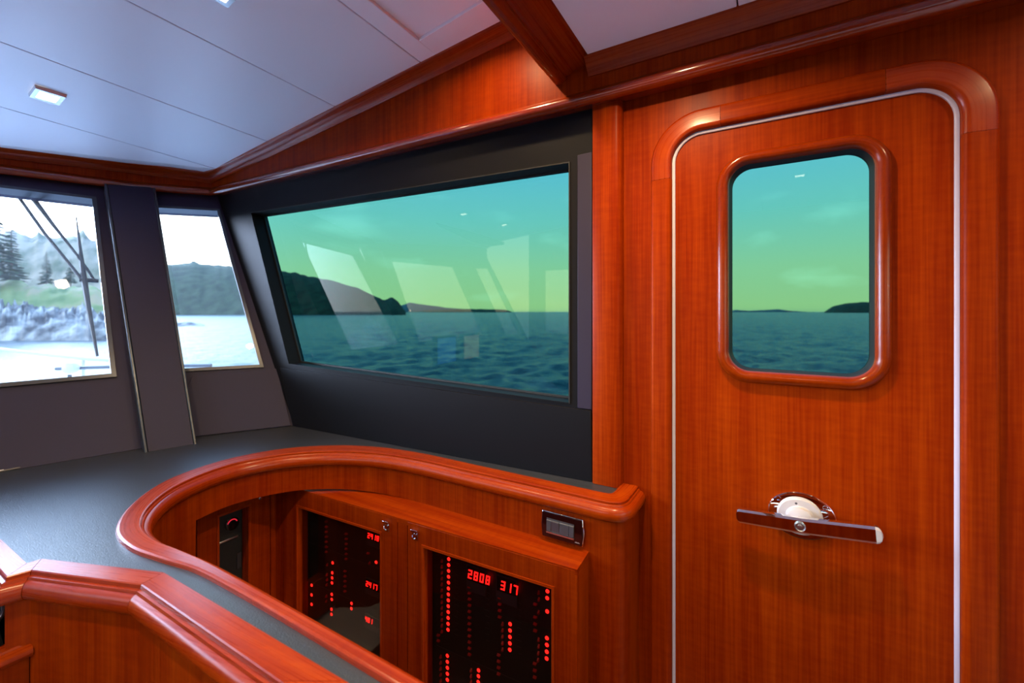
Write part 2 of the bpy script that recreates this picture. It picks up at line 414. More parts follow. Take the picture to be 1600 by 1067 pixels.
for k, (a, b) in enumerate(((.052, .037), (-.052, .034), (.052, -.036), (-.052, -.038))):
    loft('screw', disc_rings(hc, [(1,.006),(.9,.009),(.001,.0095)], .006, .006, 14, a, b), 'chrome', bp_, closed=True, smooth=40)
loft('set_screw', disc_rings(hc, [(1,.0195),(.001,.0205)], .0035, .0035, 12, .012, .036), 'greyplastic', bp_, closed=True)
# lever bar: slim, slightly tapered, rounded at both ends, tilted down aft
la, lb = hc.off(.055).px(1149, 806), hc.off(.055).px(1381, 839)
La, Lb = Vector(la), Vector(lb); ld = (Lb-La); LL = ld.length; ld.normalize(); lnrm = Vector((-ld.y, ld.x))
rings = []
prof_l = [(0,.004),(.006,.55),(.016,.86),(.03,1),(.5,1.06),(.955,1.1),(.975,1.0),(.99,.72),(1,.2)]
for t, wv in prof_l:
    c = La+ld*(LL*t); hw = .0185*wv
    dep = .045+.010*math.sin(math.pi*t)
    sec = []
    for a, d in ((-1,-.007),(-.72,-.010),(.72,-.010),(1,-.007),(1,.005),(.72,.009),(-.72,.009),(-1,.005)):
        q = c+lnrm*(hw*a); sec.append(hc.at(q.x, q.y, dep+d*min(1, wv+.25)))
    rings.append(sec)
loft('lever', rings, 'chrome', bp_, closed=True, smooth=30)
loft('lever_tip', [[Vector(p)+Vector((-.0006,0,0)) for p in r] for r in [rings[5], rings[6], rings[7], rings[8]]], 'whiteplastic', bp_, closed=True, smooth=30)['label'] = 'pale rounded tip of the lever'
hm = La+ld*(LL*.47)
loft('lock_cylinder', disc_rings(hc, [(1,.062),(1,.0665),(.86,.0672),(.72,.0650),(.42,.0650),(.40,.068),(.2,.0685),(.001,.0685)], .0125, .0125, 28, hm.x, hm.y), 'brushed', bp_, closed=True, smooth=35)
loft('spindle', disc_rings(hc, [(1,.030),(1,.050),(.001,.050)], .016, .016, 24, hm.x, hm.y), 'brushed', bp_, closed=True, smooth=35)

# ------------------------------------------------------------------ pilaster between the window and the door wall
st = [(.417,.50),(.417,.006),(.419,-.020),(.424,-.029),(.432,-.034),(.510,-.034),(.510,.06)]
def pil(z): return [(DOORX+n if n < .4 else DOORX+.03, y, z) for y, n in [(.415,.02)]+[(.416,-.012),(.419,-.024),(.425,-.031),(.433,-.034),(.506,-.034),(.510,-.031),(.510,.02)]]
tag(loft('trim_2', [pil(ZL+.001), pil(.70)], 'wood_z', closed=True, smooth=40), 'upright cherry pilaster between the side window and the door', kind='structure')

# ------------------------------------------------------------------ starboard side window wall (dark laminate) and its big fixed window
g = [WF.px(412, 336, .07), WF.px(901.5, 262, .07), WF.px(901.5, 625, .07), WF.px(471, 567, .07)]
def inset(loop, d):
    n = len(loop); area = sum(loop[i][0]*loop[(i+1)%n][1]-loop[(i+1)%n][0]*loop[i][1] for i in range(n)); sgn = 1 if area > 0 else -1
    ns_ = normals2(loop, True); return [(p[0]+q.x*d*sgn, p[1]+q.y*d*sgn) for p, q in zip(loop, ns_)]
cor_b = WF.px(460, 664)                     # foot of the corner with the windscreen
def f1_meet(z):                              # where the windscreen side pane meets the window wall at height z
    n3 = F1.N; c = n3.dot(F1.O); a = -(n3.dot(WF.O)-c+n3.z*z)/n3.dot(WF.A); return a
wall_loop = [(0.0, ZL+.0005), (f1_meet(ZL)+.02, ZL+.0005), (f1_meet(.78)+.05, .78), (0.0, .78)]
wsf = plate('wall_starboard_forward', [wall_loop, g], WF, 0, .09, 'darkgrey')
tag(wsf, 'dark laminate wall around the large side window', kind='structure')
lowp = [(0.012, ZL+.001), (f1_meet(ZL)-.004, ZL+.001), WF.px(440, 574), WF.px(925, 641)]
plate('lower_panel', [lowp], WF, -.010, -.0005, 'darkgrey', wsf, bevel=.003)
stl = [WF.px(903, 243), WF.px(925.5, 238), WF.px(925.5, 640), WF.px(903, 637)]
plate('frame_stile', [stl], WF, -.006, -.0005, 'grey', wsf, bevel=.002)
w1 = thing('window_1', WF.at((g[0][0]+g[1][0])/2, g[2][1]), 'large green tinted side window looking over open water', kind='structure')
for i in range(4):
    a, b = g[i], g[(i+1)%4]; gi = inset(g, .004); ai, bi = gi[i], gi[(i+1)%4]
    nm = 'frame_head' if i == 0 else 'frame_sill' if i == 2 else 'frame_jamb'
    hexa(nm, [WF.at(*a,-.004), WF.at(*b,-.004), WF.at(*b,.085), WF.at(*a,.085), WF.at(*ai,-.004), WF.at(*bi,-.004), WF.at(*bi,.085), WF.at(*ai,.085)], 'darkgrey' if i in (2,3) else 'blackmatte', w1)
plate('gasket', [inset(g, .004), inset(g, .011)], WF, .062, .075, 'rubber', w1)
plate('pane', [inset(g, .006)], WF, .068, .074, 'glass_side', w1)

# ------------------------------------------------------------------ windscreen: raked facets, port side mirrored
def a_of(fr, x): return (fr.O.x-x)/(-fr.A.x)
post_pts = [F2.px(226, 708, -.065), F2.px(308, 697, -.065), F2.px(243, 298, -.065), F2.px(163, 292, -.065)]
f1_glass = [F1.px(407, 574, .03), F1.px(341, 335, .03), F1.px(222, 329, .03), F1.px(277, 581, .03)]
f2_right = [F2.px(175, 590, .03), F2.px(145, 318, .03)]
f2_left = [F2.px(0, 606, .03), F2.px(0, 301, .03)]
def extend(p, q, a):                                     # carry the line p -> q on to along-coordinate a
    t = (a-p[0])/(q[0]-p[0]); return (a, p[1]+(q[1]-p[1])*t)
aL = a_of(F2, MID)-.06
f2_glass = [f2_right[0], f2_right[1], extend(f2_right[1], f2_left[1], aL), extend(f2_right[0], f2_left[0], aL)]
HTOP = 1.40
def windscreen(port):
    global MIRROR
    MIRROR = port
    side = 'port' if port else 'starboard'
    aj = F1.px(258, 690)[0]; ajt = F1.px(203, 300); ajt = aj+(ajt[0]-aj)*(HTOP+.05)/(ajt[1]+.0)
    # small side pane facet
    hb = [WF.at(f1_meet(ZL+.0005), ZL+.0005), WF.at(f1_meet(.80), .80)]
    l1 = [((Vector(p)-F1.O).dot(F1.A), (Vector(p)-F1.O).dot(F1.B)) for p in hb]
    f1w = plate('wall_front_'+side, [[l1[0], l1[1], (ajt, HTOP), (aj, .0005)], list(reversed(f1_glass))], F1, 0, .06, 'grey')
    tag(f1w, 'dark grey corner facet of the windscreen on the %s side' % side, kind='structure')
    lowl = [(.012, .001), (f1_glass[0][0]-.02, f1_glass[0][1]-.012) if False else F1.px(433, 576), F1.px(300, 588), (aj, .001)]
    if not port: plate('lower_panel', [lowl], F1, -.006, -.0005, 'grey', f1w, bevel=.002)
    n3 = 'window_3' if not port else 'window_4'
    wn = thing(n3, F1.at(*f1_glass[0]), 'narrow slanted side pane of the windscreen, %s' % ('hazy hill beyond' if not port else 'port end'), kind='structure')
    go = inset(f1_glass, -.012)
    for i in range(4):
        a, b = go[i], go[(i+1)%4]; gi = inset(f1_glass, .003); ai, bi = gi[i], gi[(i+1)%4]
        hexa('frame_bar', [F1.at(*a,-.008), F1.at(*b,-.008), F1.at(*b,.035), F1.at(*a,.035), F1.at(*ai,-.008), F1.at(*bi,-.008), F1.at(*bi,.035), F1.at(*ai,.035)], 'frameblue', wn)
    plate('pane', [f1_glass], F1, .030, .036, 'glass_front', wn)
    # main pane facet up to the centreline
    a0 = F2.px(262, 700)[0]; a0t = F2.px(203, 295)[0]; a0t = a0+(a0t-a0)*(HTOP+.06)/(F2.px(203,295)[1]); a1 = a_of(F2, MID)
    f2w = plate('wall_front_%s_centre' % side, [[(a0, .0005), (a0t, HTOP), (a1, HTOP), (a1, .0005)], list(reversed(f2_glass))], F2, 0, .06, 'grey')
    tag(f2w, 'dark grey front wall under the main windscreen pane, %s of centre' % side, kind='structure')
    n2 = 'window_2' if not port else 'window_5'
    wn = thing(n2, F2.at(*f2_glass[0]), 'main slanted windscreen pane with a wiper outside' if not port else 'main slanted windscreen pane on the port side', kind='structure')
    go = inset(f2_glass, -.013)
    for i in range(4):
        a, b = go[i], go[(i+1)%4]; gi = inset(f2_glass, .003); ai, bi = gi[i], gi[(i+1)%4]
        hexa('frame_bar', [F2.at(*a,-.010), F2.at(*b,-.010), F2.at(*b,.035), F2.at(*a,.035), F2.at(*ai,-.010), F2.at(*bi,-.010), F2.at(*bi,.035), F2.at(*ai,.035)], 'frameblue', wn)
    plate('pane', [f2_glass], F2, .030, .036, 'glass_front', wn)
    # slanted post over the joint of the two facets
    pt = thing('trim_3' if not port else 'trim_4', F2.at(*post_pts[0], -.065), 'slanted dark grey post between the two windscreen panes, %s side' % side, kind='structure')
    pi_ = [(post_pts[0][0]-.012, post_pts[0][1]+.004), (post_pts[1][0]+.012, post_pts[1][1]+.004), (post_pts[2][0]+.012, post_pts[2][1]+.02), (post_pts[3][0]-.012, post_pts[3][1]+.02)]
    plate('post_face', [pi_], F2, -.065, .02, 'grey', pt)
    for (p, q), d in (((post_pts[0], post_pts[3]), -1), ((post_pts[1], post_pts[2]), 1)):
        plate('edge_strip', [[(p[0], p[1]), (q[0], q[1]+.02), (q[0]+d*.010, q[1]+.02), (p[0]+d*.010, p[1])]], F2, -.069, .02, 'frameblue', pt, bevel=.003)
    MIRROR = False
windscreen(False); windscreen(True)
# centre mullion of the windscreen
fc = F2.at(a_of(F2, MID), 0)
cm = [F2.at(a_of(F2, MID)-.05, 0, -.03), F2.at(a_of(F2, MID)-.05, HTOP, -.03)]
hexa('wall_front_mullion', [(MID-.06, cm[0][1], cm[0][2]), (MID+.06, cm[0][1], cm[0][2]), (MID+.06, cm[0][1]+.12, cm[0][2]), (MID-.06, cm[0][1]+.12, cm[0][2]),
                            (MID-.06, cm[1][1], cm[1][2]), (MID+.06, cm[1][1], cm[1][2]), (MID+.06, cm[1][1]+.12, cm[1][2]), (MID-.06, cm[1][1]+.12, cm[1][2])], 'grey')
tag(bpy.data.objects['wall_front_mullion'], 'dark grey centre post of the windscreen', kind='structure')

# bulkhead under the dash, down to the floor
bk = [(1.43,.30),(1.43,.5),(1.335,2.075),(.96,2.285),(.39,2.40),(MID,2.58)]
bk = bk+[(-.6-x, y) for x, y in bk[::-1][1:]]
bko = [(x+(.05 if x > MID else -.05 if x < MID else 0), y+.05) for x, y in bk]
TOPF = Frame((0,0,0), (1,0,0), (0,1,0), N=(0,0,1))
tag(plate('wall_front_lower', [bk+bko[::-1]], TOPF, -EZ, ZL-.032, 'darkgrey'), 'dark bulkhead hidden under the dash', kind='structure')

# ------------------------------------------------------------------ cherry header: fascia, bottom rail, crown
def on(fr, x, y, n): return Vector(fr.at(*fr.px(x, y, n), n))
hb_c = on(F1, 331, 302, -.025); hb_m = on(F2, 200, 292, -.025); hb_l = on(F2, 0, 267, -.025)
d_ = (hb_l-hb_m); hb_mid = hb_m+d_*((MID-hb_m.x)/d_.x)
hpath = [Vector((1.342, -2.7, .690)), Vector((1.342, .45, .686)), hb_c, hb_m, hb_mid]
def fascia_top(p): return ceil_z(p.x, p.y)+.03
tops = []
for p in hpath:
    z = fascia_top(p)
    tops.append(z)
ct_c = on(F1, 316, 272, -.075); ct_l = on(F2, 0, 232, -.075); ct_m = on(F2, 190, 256, -.075)
dd = ct_l-ct_m; ct_mid = ct_m+dd*((MID-ct_m.x)/dd.x)
hd = thing('trim_5', (1.342, .5, .6), 'cherry header fascia under the ceiling edge', kind='structure')
def fascia(name, p, q, zp, zq, mat):
    d = Vector((q.x-p.x, q.y-p.y)).normalized(); n = Vector((d.y, -d.x))*.03
    hexa(name, [(p.x,p.y,p.z), (q.x,q.y,q.z), (q.x+n.x,q.y+n.y,q.z), (p.x+n.x,p.y+n.y,p.z), (p.x,p.y,zp), (q.x,q.y,zq), (q.x+n.x,q.y+n.y,zq), (p.x+n.x,p.y+n.y,zp)], mat, hd)
fascia('side_fascia', hpath[1], hpath[2], ceil_z(1.3, .45)+.03, ct_c.z+.03, 'wood_z')
fascia('side_fascia', hpath[0], hpath[1], AFTZ+.03, AFTZ+.03, 'wood_z')
fascia('front_fascia', hpath[2], hpath[3], ct_c.z+.03, ct_m.z+.03, 'wood_z')
fascia('front_fascia', hpath[3], hpath[4], ct_m.z+.03, ct_mid.z+.03, 'wood_z')
MIRROR = True
fascia('front_fascia', hpath[3], hpath[4], ct_m.z+.03, ct_mid.z+.03, 'wood_z'); fascia('front_fascia', hpath[2], hpath[3], ct_c.z+.03, ct_m.z+.03, 'wood_z')
MIRROR = False
rail_prof = [(-.075,.006), (-.075,-.004), (-.012,-.012), (-.002,-.015), (.008,-.014), (.016,-.009), (.021,-.001), (.022,.008), (.019,.016), (.013,.022), (.006,.025), (.0,.032), (-.03,.032)]
molding('bottom_rail', [tuple(p) for p in hpath], rail_prof, 'wood_gloss', hd, smooth=45)
crown_prof = [(0,-.042), (.006,-.042), (.009,-.037), (.013,-.029), (.022,-.019), (.038,-.012), (.048,-.009), (.055,-.005), (.058,.002), (.058,.012), (0,.012)]
def crown_line(p): return p
cw = []
side0 = hpath[1]+(hpath[2]-hpath[1])*.08
for t in (.02, .25, .5, .75):
    p = hpath[1]+(hpath[2]-hpath[1])*t; cw.append((p.x, p.y, ceil_z(p.x-.058, p.y)))
cw.append((hpath[2].x, hpath[2].y, ct_c.z)); cw.append((hpath[3].x, hpath[3].y, ct_m.z)); cw.append((hpath[4].x, hpath[4].y, ct_mid.z))
molding('crown_moulding', cw, crown_prof, 'wood_run', hd, smooth=45)

# ------------------------------------------------------------------ forward ceiling: separate panels with dark joints
cl_ = thing('ceiling', (.2, 1.6, .9), 'pale lavender panelled ceiling over the dash', kind='structure')
seams = [.62, 1.157, 1.63, 2.103, 2.56]
XP = -1.92
def cpt(x, y, dz=0.0): return (x, y, ceil_z(x, y)+dz)
def edge_x(y):                                         # inner edge of the crown on the starboard side
    p, q = hpath[1], hpath[2]; t = (y-p.y)/(q.y-p.y); return p.x+(q.x-p.x)*t-.050
GAP = .0022
def slab(name, q, mat, parent, t=.030, bevel=.0015):   # q: four corners of the underside
    return hexa(name, [tuple(p) for p in q]+[(p[0], p[1], p[2]+t) for p in q], mat, parent, bevel=bevel)
for i in range(1, len(seams)-1):
    y0, y1 = seams[i]+GAP, seams[i+1]-GAP
    slab('ceiling_panel', [cpt(XP, y0), cpt(edge_x(y0), y0), cpt(edge_x(y1), y1), cpt(XP, y1)], 'panel', cl_)
# front panels, bending down to the windscreen
y0 = seams[-1]+GAP; k = .30
fx = lambda a, b, t: a+(b-a)*t
fw = [Vector(cpt(edge_x(y0), y0)), ct_c+Vector((.02,.02,0)), ct_m+Vector((0,.03,0)), ct_mid+Vector((0,.03,0))]
mirp = lambda v: Vector((-.6-v.x, v.y, v.z))
poly = [Vector(cpt(XP, y0))]+fw+[mirp(fw[2]), mirp(fw[1])]
mesh('ceiling_panel', [tuple(p) for p in poly]+[(p.x,p.y,p.z+.012) for p in poly],
     [(0,7-7,1)][:0]+[(1,0,4),(1,4,3),(1,3,2),(0,5,4),(0,6,5),(8,11,7),(8,10,11),(8,9,10),(7,11,12),(7,12,13)]+[(i,(i+1)%7,(i+1)%7+7,i+7) for i in range(7)], 'panel', cl_)
# last panel before the beam frames a recessed hatch
y0, y1 = seams[0], seams[1]-GAP; hx, hy = 1.164, 1.084
slab('ceiling_panel', [cpt(XP, hy), cpt(edge_x(hy), hy), cpt(edge_x(y1), y1), cpt(XP, y1)], 'panel2', cl_)
slab('ceiling_panel', [cpt(hx, y0), cpt(edge_x(y0), y0), cpt(edge_x(hy), hy), cpt(hx, hy)], 'panel2', cl_)
slab('hatch_panel', [cpt(XP, y0, .009), cpt(hx-.001, y0, .009), cpt(hx-.001, hy-.001, .009), cpt(XP, hy-.001, .009)], 'panel2', cl_)
slab('backing', [cpt(XP, .6, .040), cpt(1.4, .6, .040), cpt(1.4, 2.7, .040), cpt(XP, 2.7, .040)], 'joint', cl_, t=.02, bevel=0)
slab('front_backing', [(XP, 2.5, .83), (1.35, 2.5, .83), (1.35, 3.3, .80), (XP, 3.3, .80)], 'joint', cl_, t=.03, bevel=0)

# ------------------------------------------------------------------ beam and lower aft ceiling
bm = thing('trim_6', (.3, .56, .76), 'dark cherry beam with moulded edge crossing the ceiling', kind='structure')
bprof = [(.020,.03), (.020,.004), (.0195,.002), (.015,-.008), (.007,-.014), (-.003,-.016), (-.014,-.014), (-.022,-.008), (-.026,.000), (-.0262,.001), (-.0262,.006), (-.027,.007), (-.034,.008), (-.035,.0083), (-.104,.033), (-.105,.0335), (-.111,.037), (-.1125,.040), (-.116,.041), (-.116,.05)]
ringsb = [[(x, .616+a, .775+(1.345-x)*.06*.8+z) for a, z in bprof] for x in (XP, 1.341)]
loft('beam_moulding', ringsb, 'wood_run', bm, closed=True, smooth=38)
box('beam_face', (XP, .606, .80), (1.341, .636, 1.16), 'wood_x', bm)
ac = thing('ceiling_aft', (.2, -.9, AFTZ), 'lower mauve ceiling aft of the beam', kind='structure')
def aftp(x, y): return (x, y, AFTZ+.008+(1.30-x)*.048)
for y0, y1 in ((.082, .50), (-1.3, .078), (-2.7, -1.304)):
    slab('ceiling_panel', [aftp(XP, y0), aftp(1.31, y0), aftp(1.31, y1), aftp(XP, y1)], 'panel2', ac)
slab('backing', [(XP, -2.7, AFTZ+.20), (1.40, -2.7, AFTZ+.03), (1.40, .6, AFTZ+.03), (XP, .6, AFTZ+.20)], 'joint', ac, t=.02, bevel=0)
ap = [(1.342, -2.7, AFTZ), (1.342, .512, AFTZ)]
aprof = [(0,-.040), (.006,-.040), (.010,-.034), (.030,-.012), (.040,-.002), (.046,.004), (.046,.012), (0,.012)]
molding('aft_crown', ap, aprof, 'wood_run', bm, smooth=38)

# ------------------------------------------------------------------ recessed ceiling lamps
def lamp(x, y, z, slope, label, power=9.0, size=.085, grp='square ceiling lamps'):
    t = thing('ceiling_lamp', (x, y, z), label, 'ceiling lamp', grp)
    sl = lambda dx, dy, dz: (x+dx, y+dy, z+slope*dy+dz)
    h = size/2; i = h*.62
    outer = [(-h,-h),(h,-h),(h,h),(-h,h)]; inner = [(-i,-i),(i,-i),(i,i),(-i,i)]
    vs = [sl(a,b,0) for a,b in outer]+[sl(a*.94,b*.94,-.012) for a,b in outer]+[sl(a,b,-.012) for a,b in inner]+[sl(a,b,-.004) for a,b in inner]
    fs = []
    for r in range(3):
        for k in range(4): fs.append((r*4+k, r*4+(k+1)%4, r*4+4+(k+1)%4, r*4+4+k))
    mesh('bezel', vs, [tuple(reversed(f)) for f in fs], 'brushed', t)
    mesh('lens', [sl(a*1.01,b*1.01,-.009) for a,b in inner], [(3,2,1,0)], 'lens', t)
    ld_ = bpy.data.lights.new('lamp_light', 'AREA'); ld_.shape = 'DISK'; ld_.size = .05; ld_.energy = power; ld_.color = (1.0,.70,.36); ld_.spread = math.radians(150)
    lo = bpy.data.objects.new('lamp_light', ld_); COL.objects.link(lo); lo.parent = t; lo.location = (0,0,-.016)
PW = 2.3
for x, y, lb in ((.51, 2.34, 'small square ceiling lamp near the windscreen post'), (-.38, 2.16, 'second ceiling lamp of the windscreen row, over the helm'), (-1.11, 2.11, 'ceiling lamp at the port end of the windscreen row'),
                 (.655, 1.385, 'ceiling lamp cut by the top edge of the photo'), (-.25, .84, 'unseen ceiling lamp added ahead of the beam to brighten the stairwell apron')):
    lamp(x, y, ceil_z(x, y), CB, lb, PW*(.24 if y > 2 else 1.3 if y > 1 else 3.2))  # the lamp just ahead of the beam is added to brighten the apron
lamp(1.05, .80, ceil_z(1.05, .80)+.009, CB, 'ceiling lamp hidden behind the beam, glowing on the fascia', PW*1.3)
for x, y, lb in ((.95, .25, 'aft ceiling lamp nearest the side door'), (-.55, -.15, 'aft ceiling lamp over the middle of the cabin'), (.95, -.80, 'aft ceiling lamp behind the door'), (-.55, -1.3, 'aft ceiling lamp at the back of the cabin')):
    lamp(x, y, aftp(x, y)[2], 0, lb, PW*(3.0 if y > .2 else 1.4), grp='square aft ceiling lamps')

# ------------------------------------------------------------------ dash and stairwell rail
RI = [(1.40,.365),(1.30,.365),(1.255,.367),(1.232,.378),(1.222,.40),(1.220,.51),(1.215,.85),(1.207,1.175),(1.175,1.34),(1.105,1.489),(.985,1.612),(.82,1.668),(.645,1.62),(.528,1.51),(.467,1.39),(.453,1.28),(.463,1.176),(.472,1.067),(.475,.96),(.477,.78),(.479,.55),(.48,.0),(.48,-.6)]
RO = [(1.40,.415),(1.32,.415),(1.295,.416),(1.281,.420),(1.277,.43),(1.275,.52),(1.272,.86),(1.266,1.19),(1.235,1.37),(1.162,1.535),(1.025,1.678),(.842,1.738),(.636,1.692),(.488,1.552),(.416,1.41),(.402,1.28),(.418,1.165),(.437,1.06),(.443,.955),(.447,.78),(.449,.55),(.45,.0),(.45,-.6)]
KS = 1.018
RI = [(min(1.398, a*KS), b*KS) for a, b in RI]; RO = [(min(1.398, a*KS+(.010 if a < .5 else .006 if a < .7 and b > 1.5 else 0)), b*KS) for a, b in RO]
ri = [(p.x, p.y) for p in spline([(a,b,0) for a,b in RI])]; ro = [(p.x, p.y) for p in spline([(a,b,0) for a,b in RO])]
nrm = normals2(ri)
sr = thing('stairwell_rail', (.83, 1.0, ZL), 'curved varnished cherry rail around the sunken stairwell', 'rail')
capr, nosr = [], []
for (a, b), (c, d), n in zip(ri, ro, nrm):
    e = (Vector((a,b))-Vector((c,d))).normalized()
    capr.append([(c,d,ZL-.01), (c,d,ZR-.006), (c+e.x*.002,d+e.y*.002,ZR-.002), (c+e.x*.006,d+e.y*.006,ZR), (c+e.x*.008,d+e.y*.008,ZR), (a-n.x*.001,b-n.y*.001,ZR), (a,b,ZR), (a+n.x*.003,b+n.y*.003,ZR-.002), (a+n.x*.004,b+n.y*.004,ZR-.008), (a,b,ZL-.01)])
    q = lambda o, z: (a+n.x*o, b+n.y*o, ZR+z)
    nosr.append([q(-.002,-.008), q(.007,-.008), q(.009,-.010), q(.010,-.013), q(.017,-.015), q(.023,-.021), q(.026,-.030), q(.026,-.040), q(.023,-.048), q(.016,-.054), q(.006,-.057), q(-.004,-.057)])
loft('cap', capr, 'wood_run', sr, closed=True, smooth=35)
loft('nosing', nosr, 'wood_run', sr, closed=True, smooth=35)
# curved apron below the rail
apr = []
for i, ((a, b), n) in enumerate(zip(ri, nrm)):
    x, y = a+n.x*.006, b+n.y*.006
    if b < .52 and a > .9: zb = -EZ
    elif a > .70 and b > .5: zb = -.716+.012*max(0, min(1, (b-1.2)/.4))
    else: zb = -EZ
    apr.append([(x, y, ZR-.055), (x, y, zb), (x-n.x*.015, y-n.y*.015, zb), (x-n.x*.015, y-n.y*.015, ZR-.055)])
sa = loft('stairwell_apron', apr, 'wood_z', None, closed=True, smooth=50)
tag(sa, 'curved cherry panel wrapping the stairwell below its rail', 'panel')

# helm side rail
HI = [(.44,-.6),(.44,.56),(.4215,1.13),(.302,1.431),(.2794,1.434),(.276,1.64)]
HO = [(.39,-.6),(.39,.643),(.3806,1.121),(.278,1.388),(.2445,1.399),(.243,1.64)]
hr = thing('helm_rail', (.39, .9, ZL), 'angular moulded cherry rail along the helm side of the dash', 'rail')
nh = normals2(HO)
hp = [(0,.002), (.002,.000), (.003,-.007), (.009,-.008), (.011,-.013), (.014,-.014), (.019,-.017), (.023,-.024), (.025,-.033), (.024,-.042), (.020,-.049), (.013,-.053), (.003,-.055)]
for i in range(len(HO)-1):                             # one length per straight, mitred at the bends
    rg = []
    for j in (i, i+1):
        a, b = HO[j]; n = nh[j]
        e = (Vector(HO[j+1])-Vector(HO[j])).normalized()*(.0006) if j == i and j+1 < len(HO) else (Vector(HO[j-1])-Vector(HO[j])).normalized()*(.0006)
        rg.append([(HI[j][0]+e.x, HI[j][1]+e.y, ZL-.02), (HI[j][0]+e.x, HI[j][1]+e.y, ZL+.002)]+[(a+n.x*o+e.x, b+n.y*o+e.y, ZL+z) for o, z in hp])
    loft('rail_length', rg, 'wood_run', hr, closed=True, smooth=35)

# dash top, one continuous worktop
def w_base(y_a): return WF.at(y_a, 0)[:2]
wa = [WF.at(.02, 0)[:2], WF.at(cor_b[0]+.02, 0)[:2]]
fb = [F2.at(F2.px(262, 690)[0], 0, -.003)[:2], F2.at(a_of(F2, MID), 0, -.003)[:2]]
outl = [(p[0], p[1]) for p in ro]
dash_poly = outl[::-1]                                   # from the aft end of the narrow strip round the well to the wall
dash_poly = [p for p in dash_poly]+[(1.398, .45), wa[0], wa[1], F1.at(F1.px(275, 690)[0], 0, -.003)[:2], fb[0], fb[1]]
mirx = lambda p: (-.6-p[0], p[1])
dash_poly += [mirx(fb[0]), (-1.9, 2.05), (-1.9, 1.64), (.276, 1.64)]+HI[::-1][1:]
top = Frame((0,0,0), (1,0,0), (0,1,0), N=(0,0,1))
ds = plate('dash_top', [dash_poly], top, ZL-.03, ZL, 'dash')
tag(ds, 'black leather-grained dash top spreading below the windscreen', 'dashboard')
# defroster slot
v0, v1 = onz(0, 737, ZL), onz(74, 722, ZL)
vd = (v1-v0).normalized(); vn = Vector((-vd.y, vd.x, 0))
vt = thing('defroster_vent', tuple((v0+v1)/2), 'flat bronze defroster vent on the dash under the windscreen', 'vent')
v0 = v0-vd*.25
for k in range(3):
    o0 = v0-vn*(.010-k*.009); o1 = v1-vn*(.010-k*.009)
    tube('slat', [o0+Vector((0,0,.003)), o1+Vector((0,0,.003))], .0036, 'brushed' if k == 1 else 'greyplastic', vt, 6)

# helm console below the rail
hcn = thing('helm_console', (.35, .9, -EZ), 'cherry console front below the angular helm rail', 'console')
pin = .012
HP = [(a+n.x*pin*0-n.x*(-.004), b+n.y*.004) for (a, b), n in zip(HO, nh)]
for nm, i in (('side_panel', 0), ('side_panel', 1), ('corner_panel', 2), ('end_post', 3)):
    p, q = HP[i], HP[i+1]; n = nh[i]
    d = Vector((q[0]-p[0], q[1]-p[1])).normalized(); m = Vector((d.y, -d.x))*.018
    zb = -.735 if nm == 'end_post' else -EZ
    hexa(nm, [(p[0],p[1],zb),(q[0],q[1],zb),(q[0]+m.x,q[1]+m.y,zb),(p[0]+m.x,p[1]+m.y,zb),(p[0],p[1],ZL-.05),(q[0],q[1],ZL-.05),(q[0]+m.x,q[1]+m.y,ZL-.05),(p[0]+m.x,p[1]+m.y,ZL-.05)], 'wood_z', hcn)
box('lower_panel', (-.9, 1.392, -EZ), (.275, 1.41, -.735), 'wood_z', hcn)
ledge = [(-.9, 1.392, -.735), (.277, 1.392, -.735)]
molding('ledge_moulding', [ledge[1], ledge[0]], [(0,-.012),(.010,-.012),(.018,-.008),(.022,0),(.020,.008),(.012,.013),(.004,.014),(.002,.018),(-.03,.018),(-.03,-.012)], 'wood_run', hcn, smooth=40)
hexa('instrument_panel', [(-.9,1.415,-.72),(.243,1.415,-.72),(.243,1.43,-.735),(-.9,1.43,-.735),(-.9,1.62,-.60),(.243,1.62,-.60),(.243,1.635,-.61),(-.9,1.635,-.61)], 'black', hcn)
tube('dial_rim', [(.20+.055*math.cos(t), 1.445+.05+.05*math.sin(t), -.70+.04+.034*math.sin(t)) for t in [2*math.pi*i/24 for i in range(25)]], .004, 'brushed', hcn, 6)
# chart screens on the dash, out of frame, mirrored in the side window
for x, mt, lb in ((-.02, 'screen_sea', 'helm chart screen showing blue water'), (-.42, 'screen_land', 'helm chart screen showing cream land')):
    t = thing('chart_screen', (x, 2.1, ZL), lb, 'screen', 'helm chart screens')
    box('housing', (x-.15, 2.10, -.43), (x+.15, 2.14, -.19), 'blackmatte', t, bevel=.006)
    box('display', (x-.13, 2.097, -.41), (x+.13, 2.0995, -.21), mt, t)
    box('stand', (x-.05, 2.09, ZL+.001), (x+.05, 2.15, -.43), 'blackmatte', t)

# ------------------------------------------------------------------ breaker cabinet in the stairwell
BN = Vector((1, .0521, 0)).normalized(); BF = Frame((1.13, .466, 0), (-.0521, 1, 0), N=BN)
BT = -.716
bc = thing('breaker_cabinet', (1.15, 1.0, -EZ), 'cherry cabinet with two windowed doors in the stairwell', 'cabinet')
a_end = BF.px(431, 850)[0]
box_top = [BF.at(0, BT, .0), BF.at(a_end, BT, .0)]
plate('top_board', [[(0, BT-.016), (a_end, BT-.016), (a_end, BT), (0, BT)]], BF, .0005, .25, 'wood_y', bc)
plate('end_board', [[(0, -EZ), (.016, -EZ), (.016, BT-.0165), (0, BT-.0165)]], BF, .0005, .10, 'wood_z', bc)
o2 = [BF.px(464, 790), BF.px(596, 834)]; o3 = [BF.px(660, 853), BF.px(865, 917)]
d3 = (.006, BF.px(637, 812)[0]); d2 = (BF.px(620, 830)[0], BF.px(455, 800)[0]+.05)
zo = (o3[0][1]+o3[1][1])/2; zo2 = zo
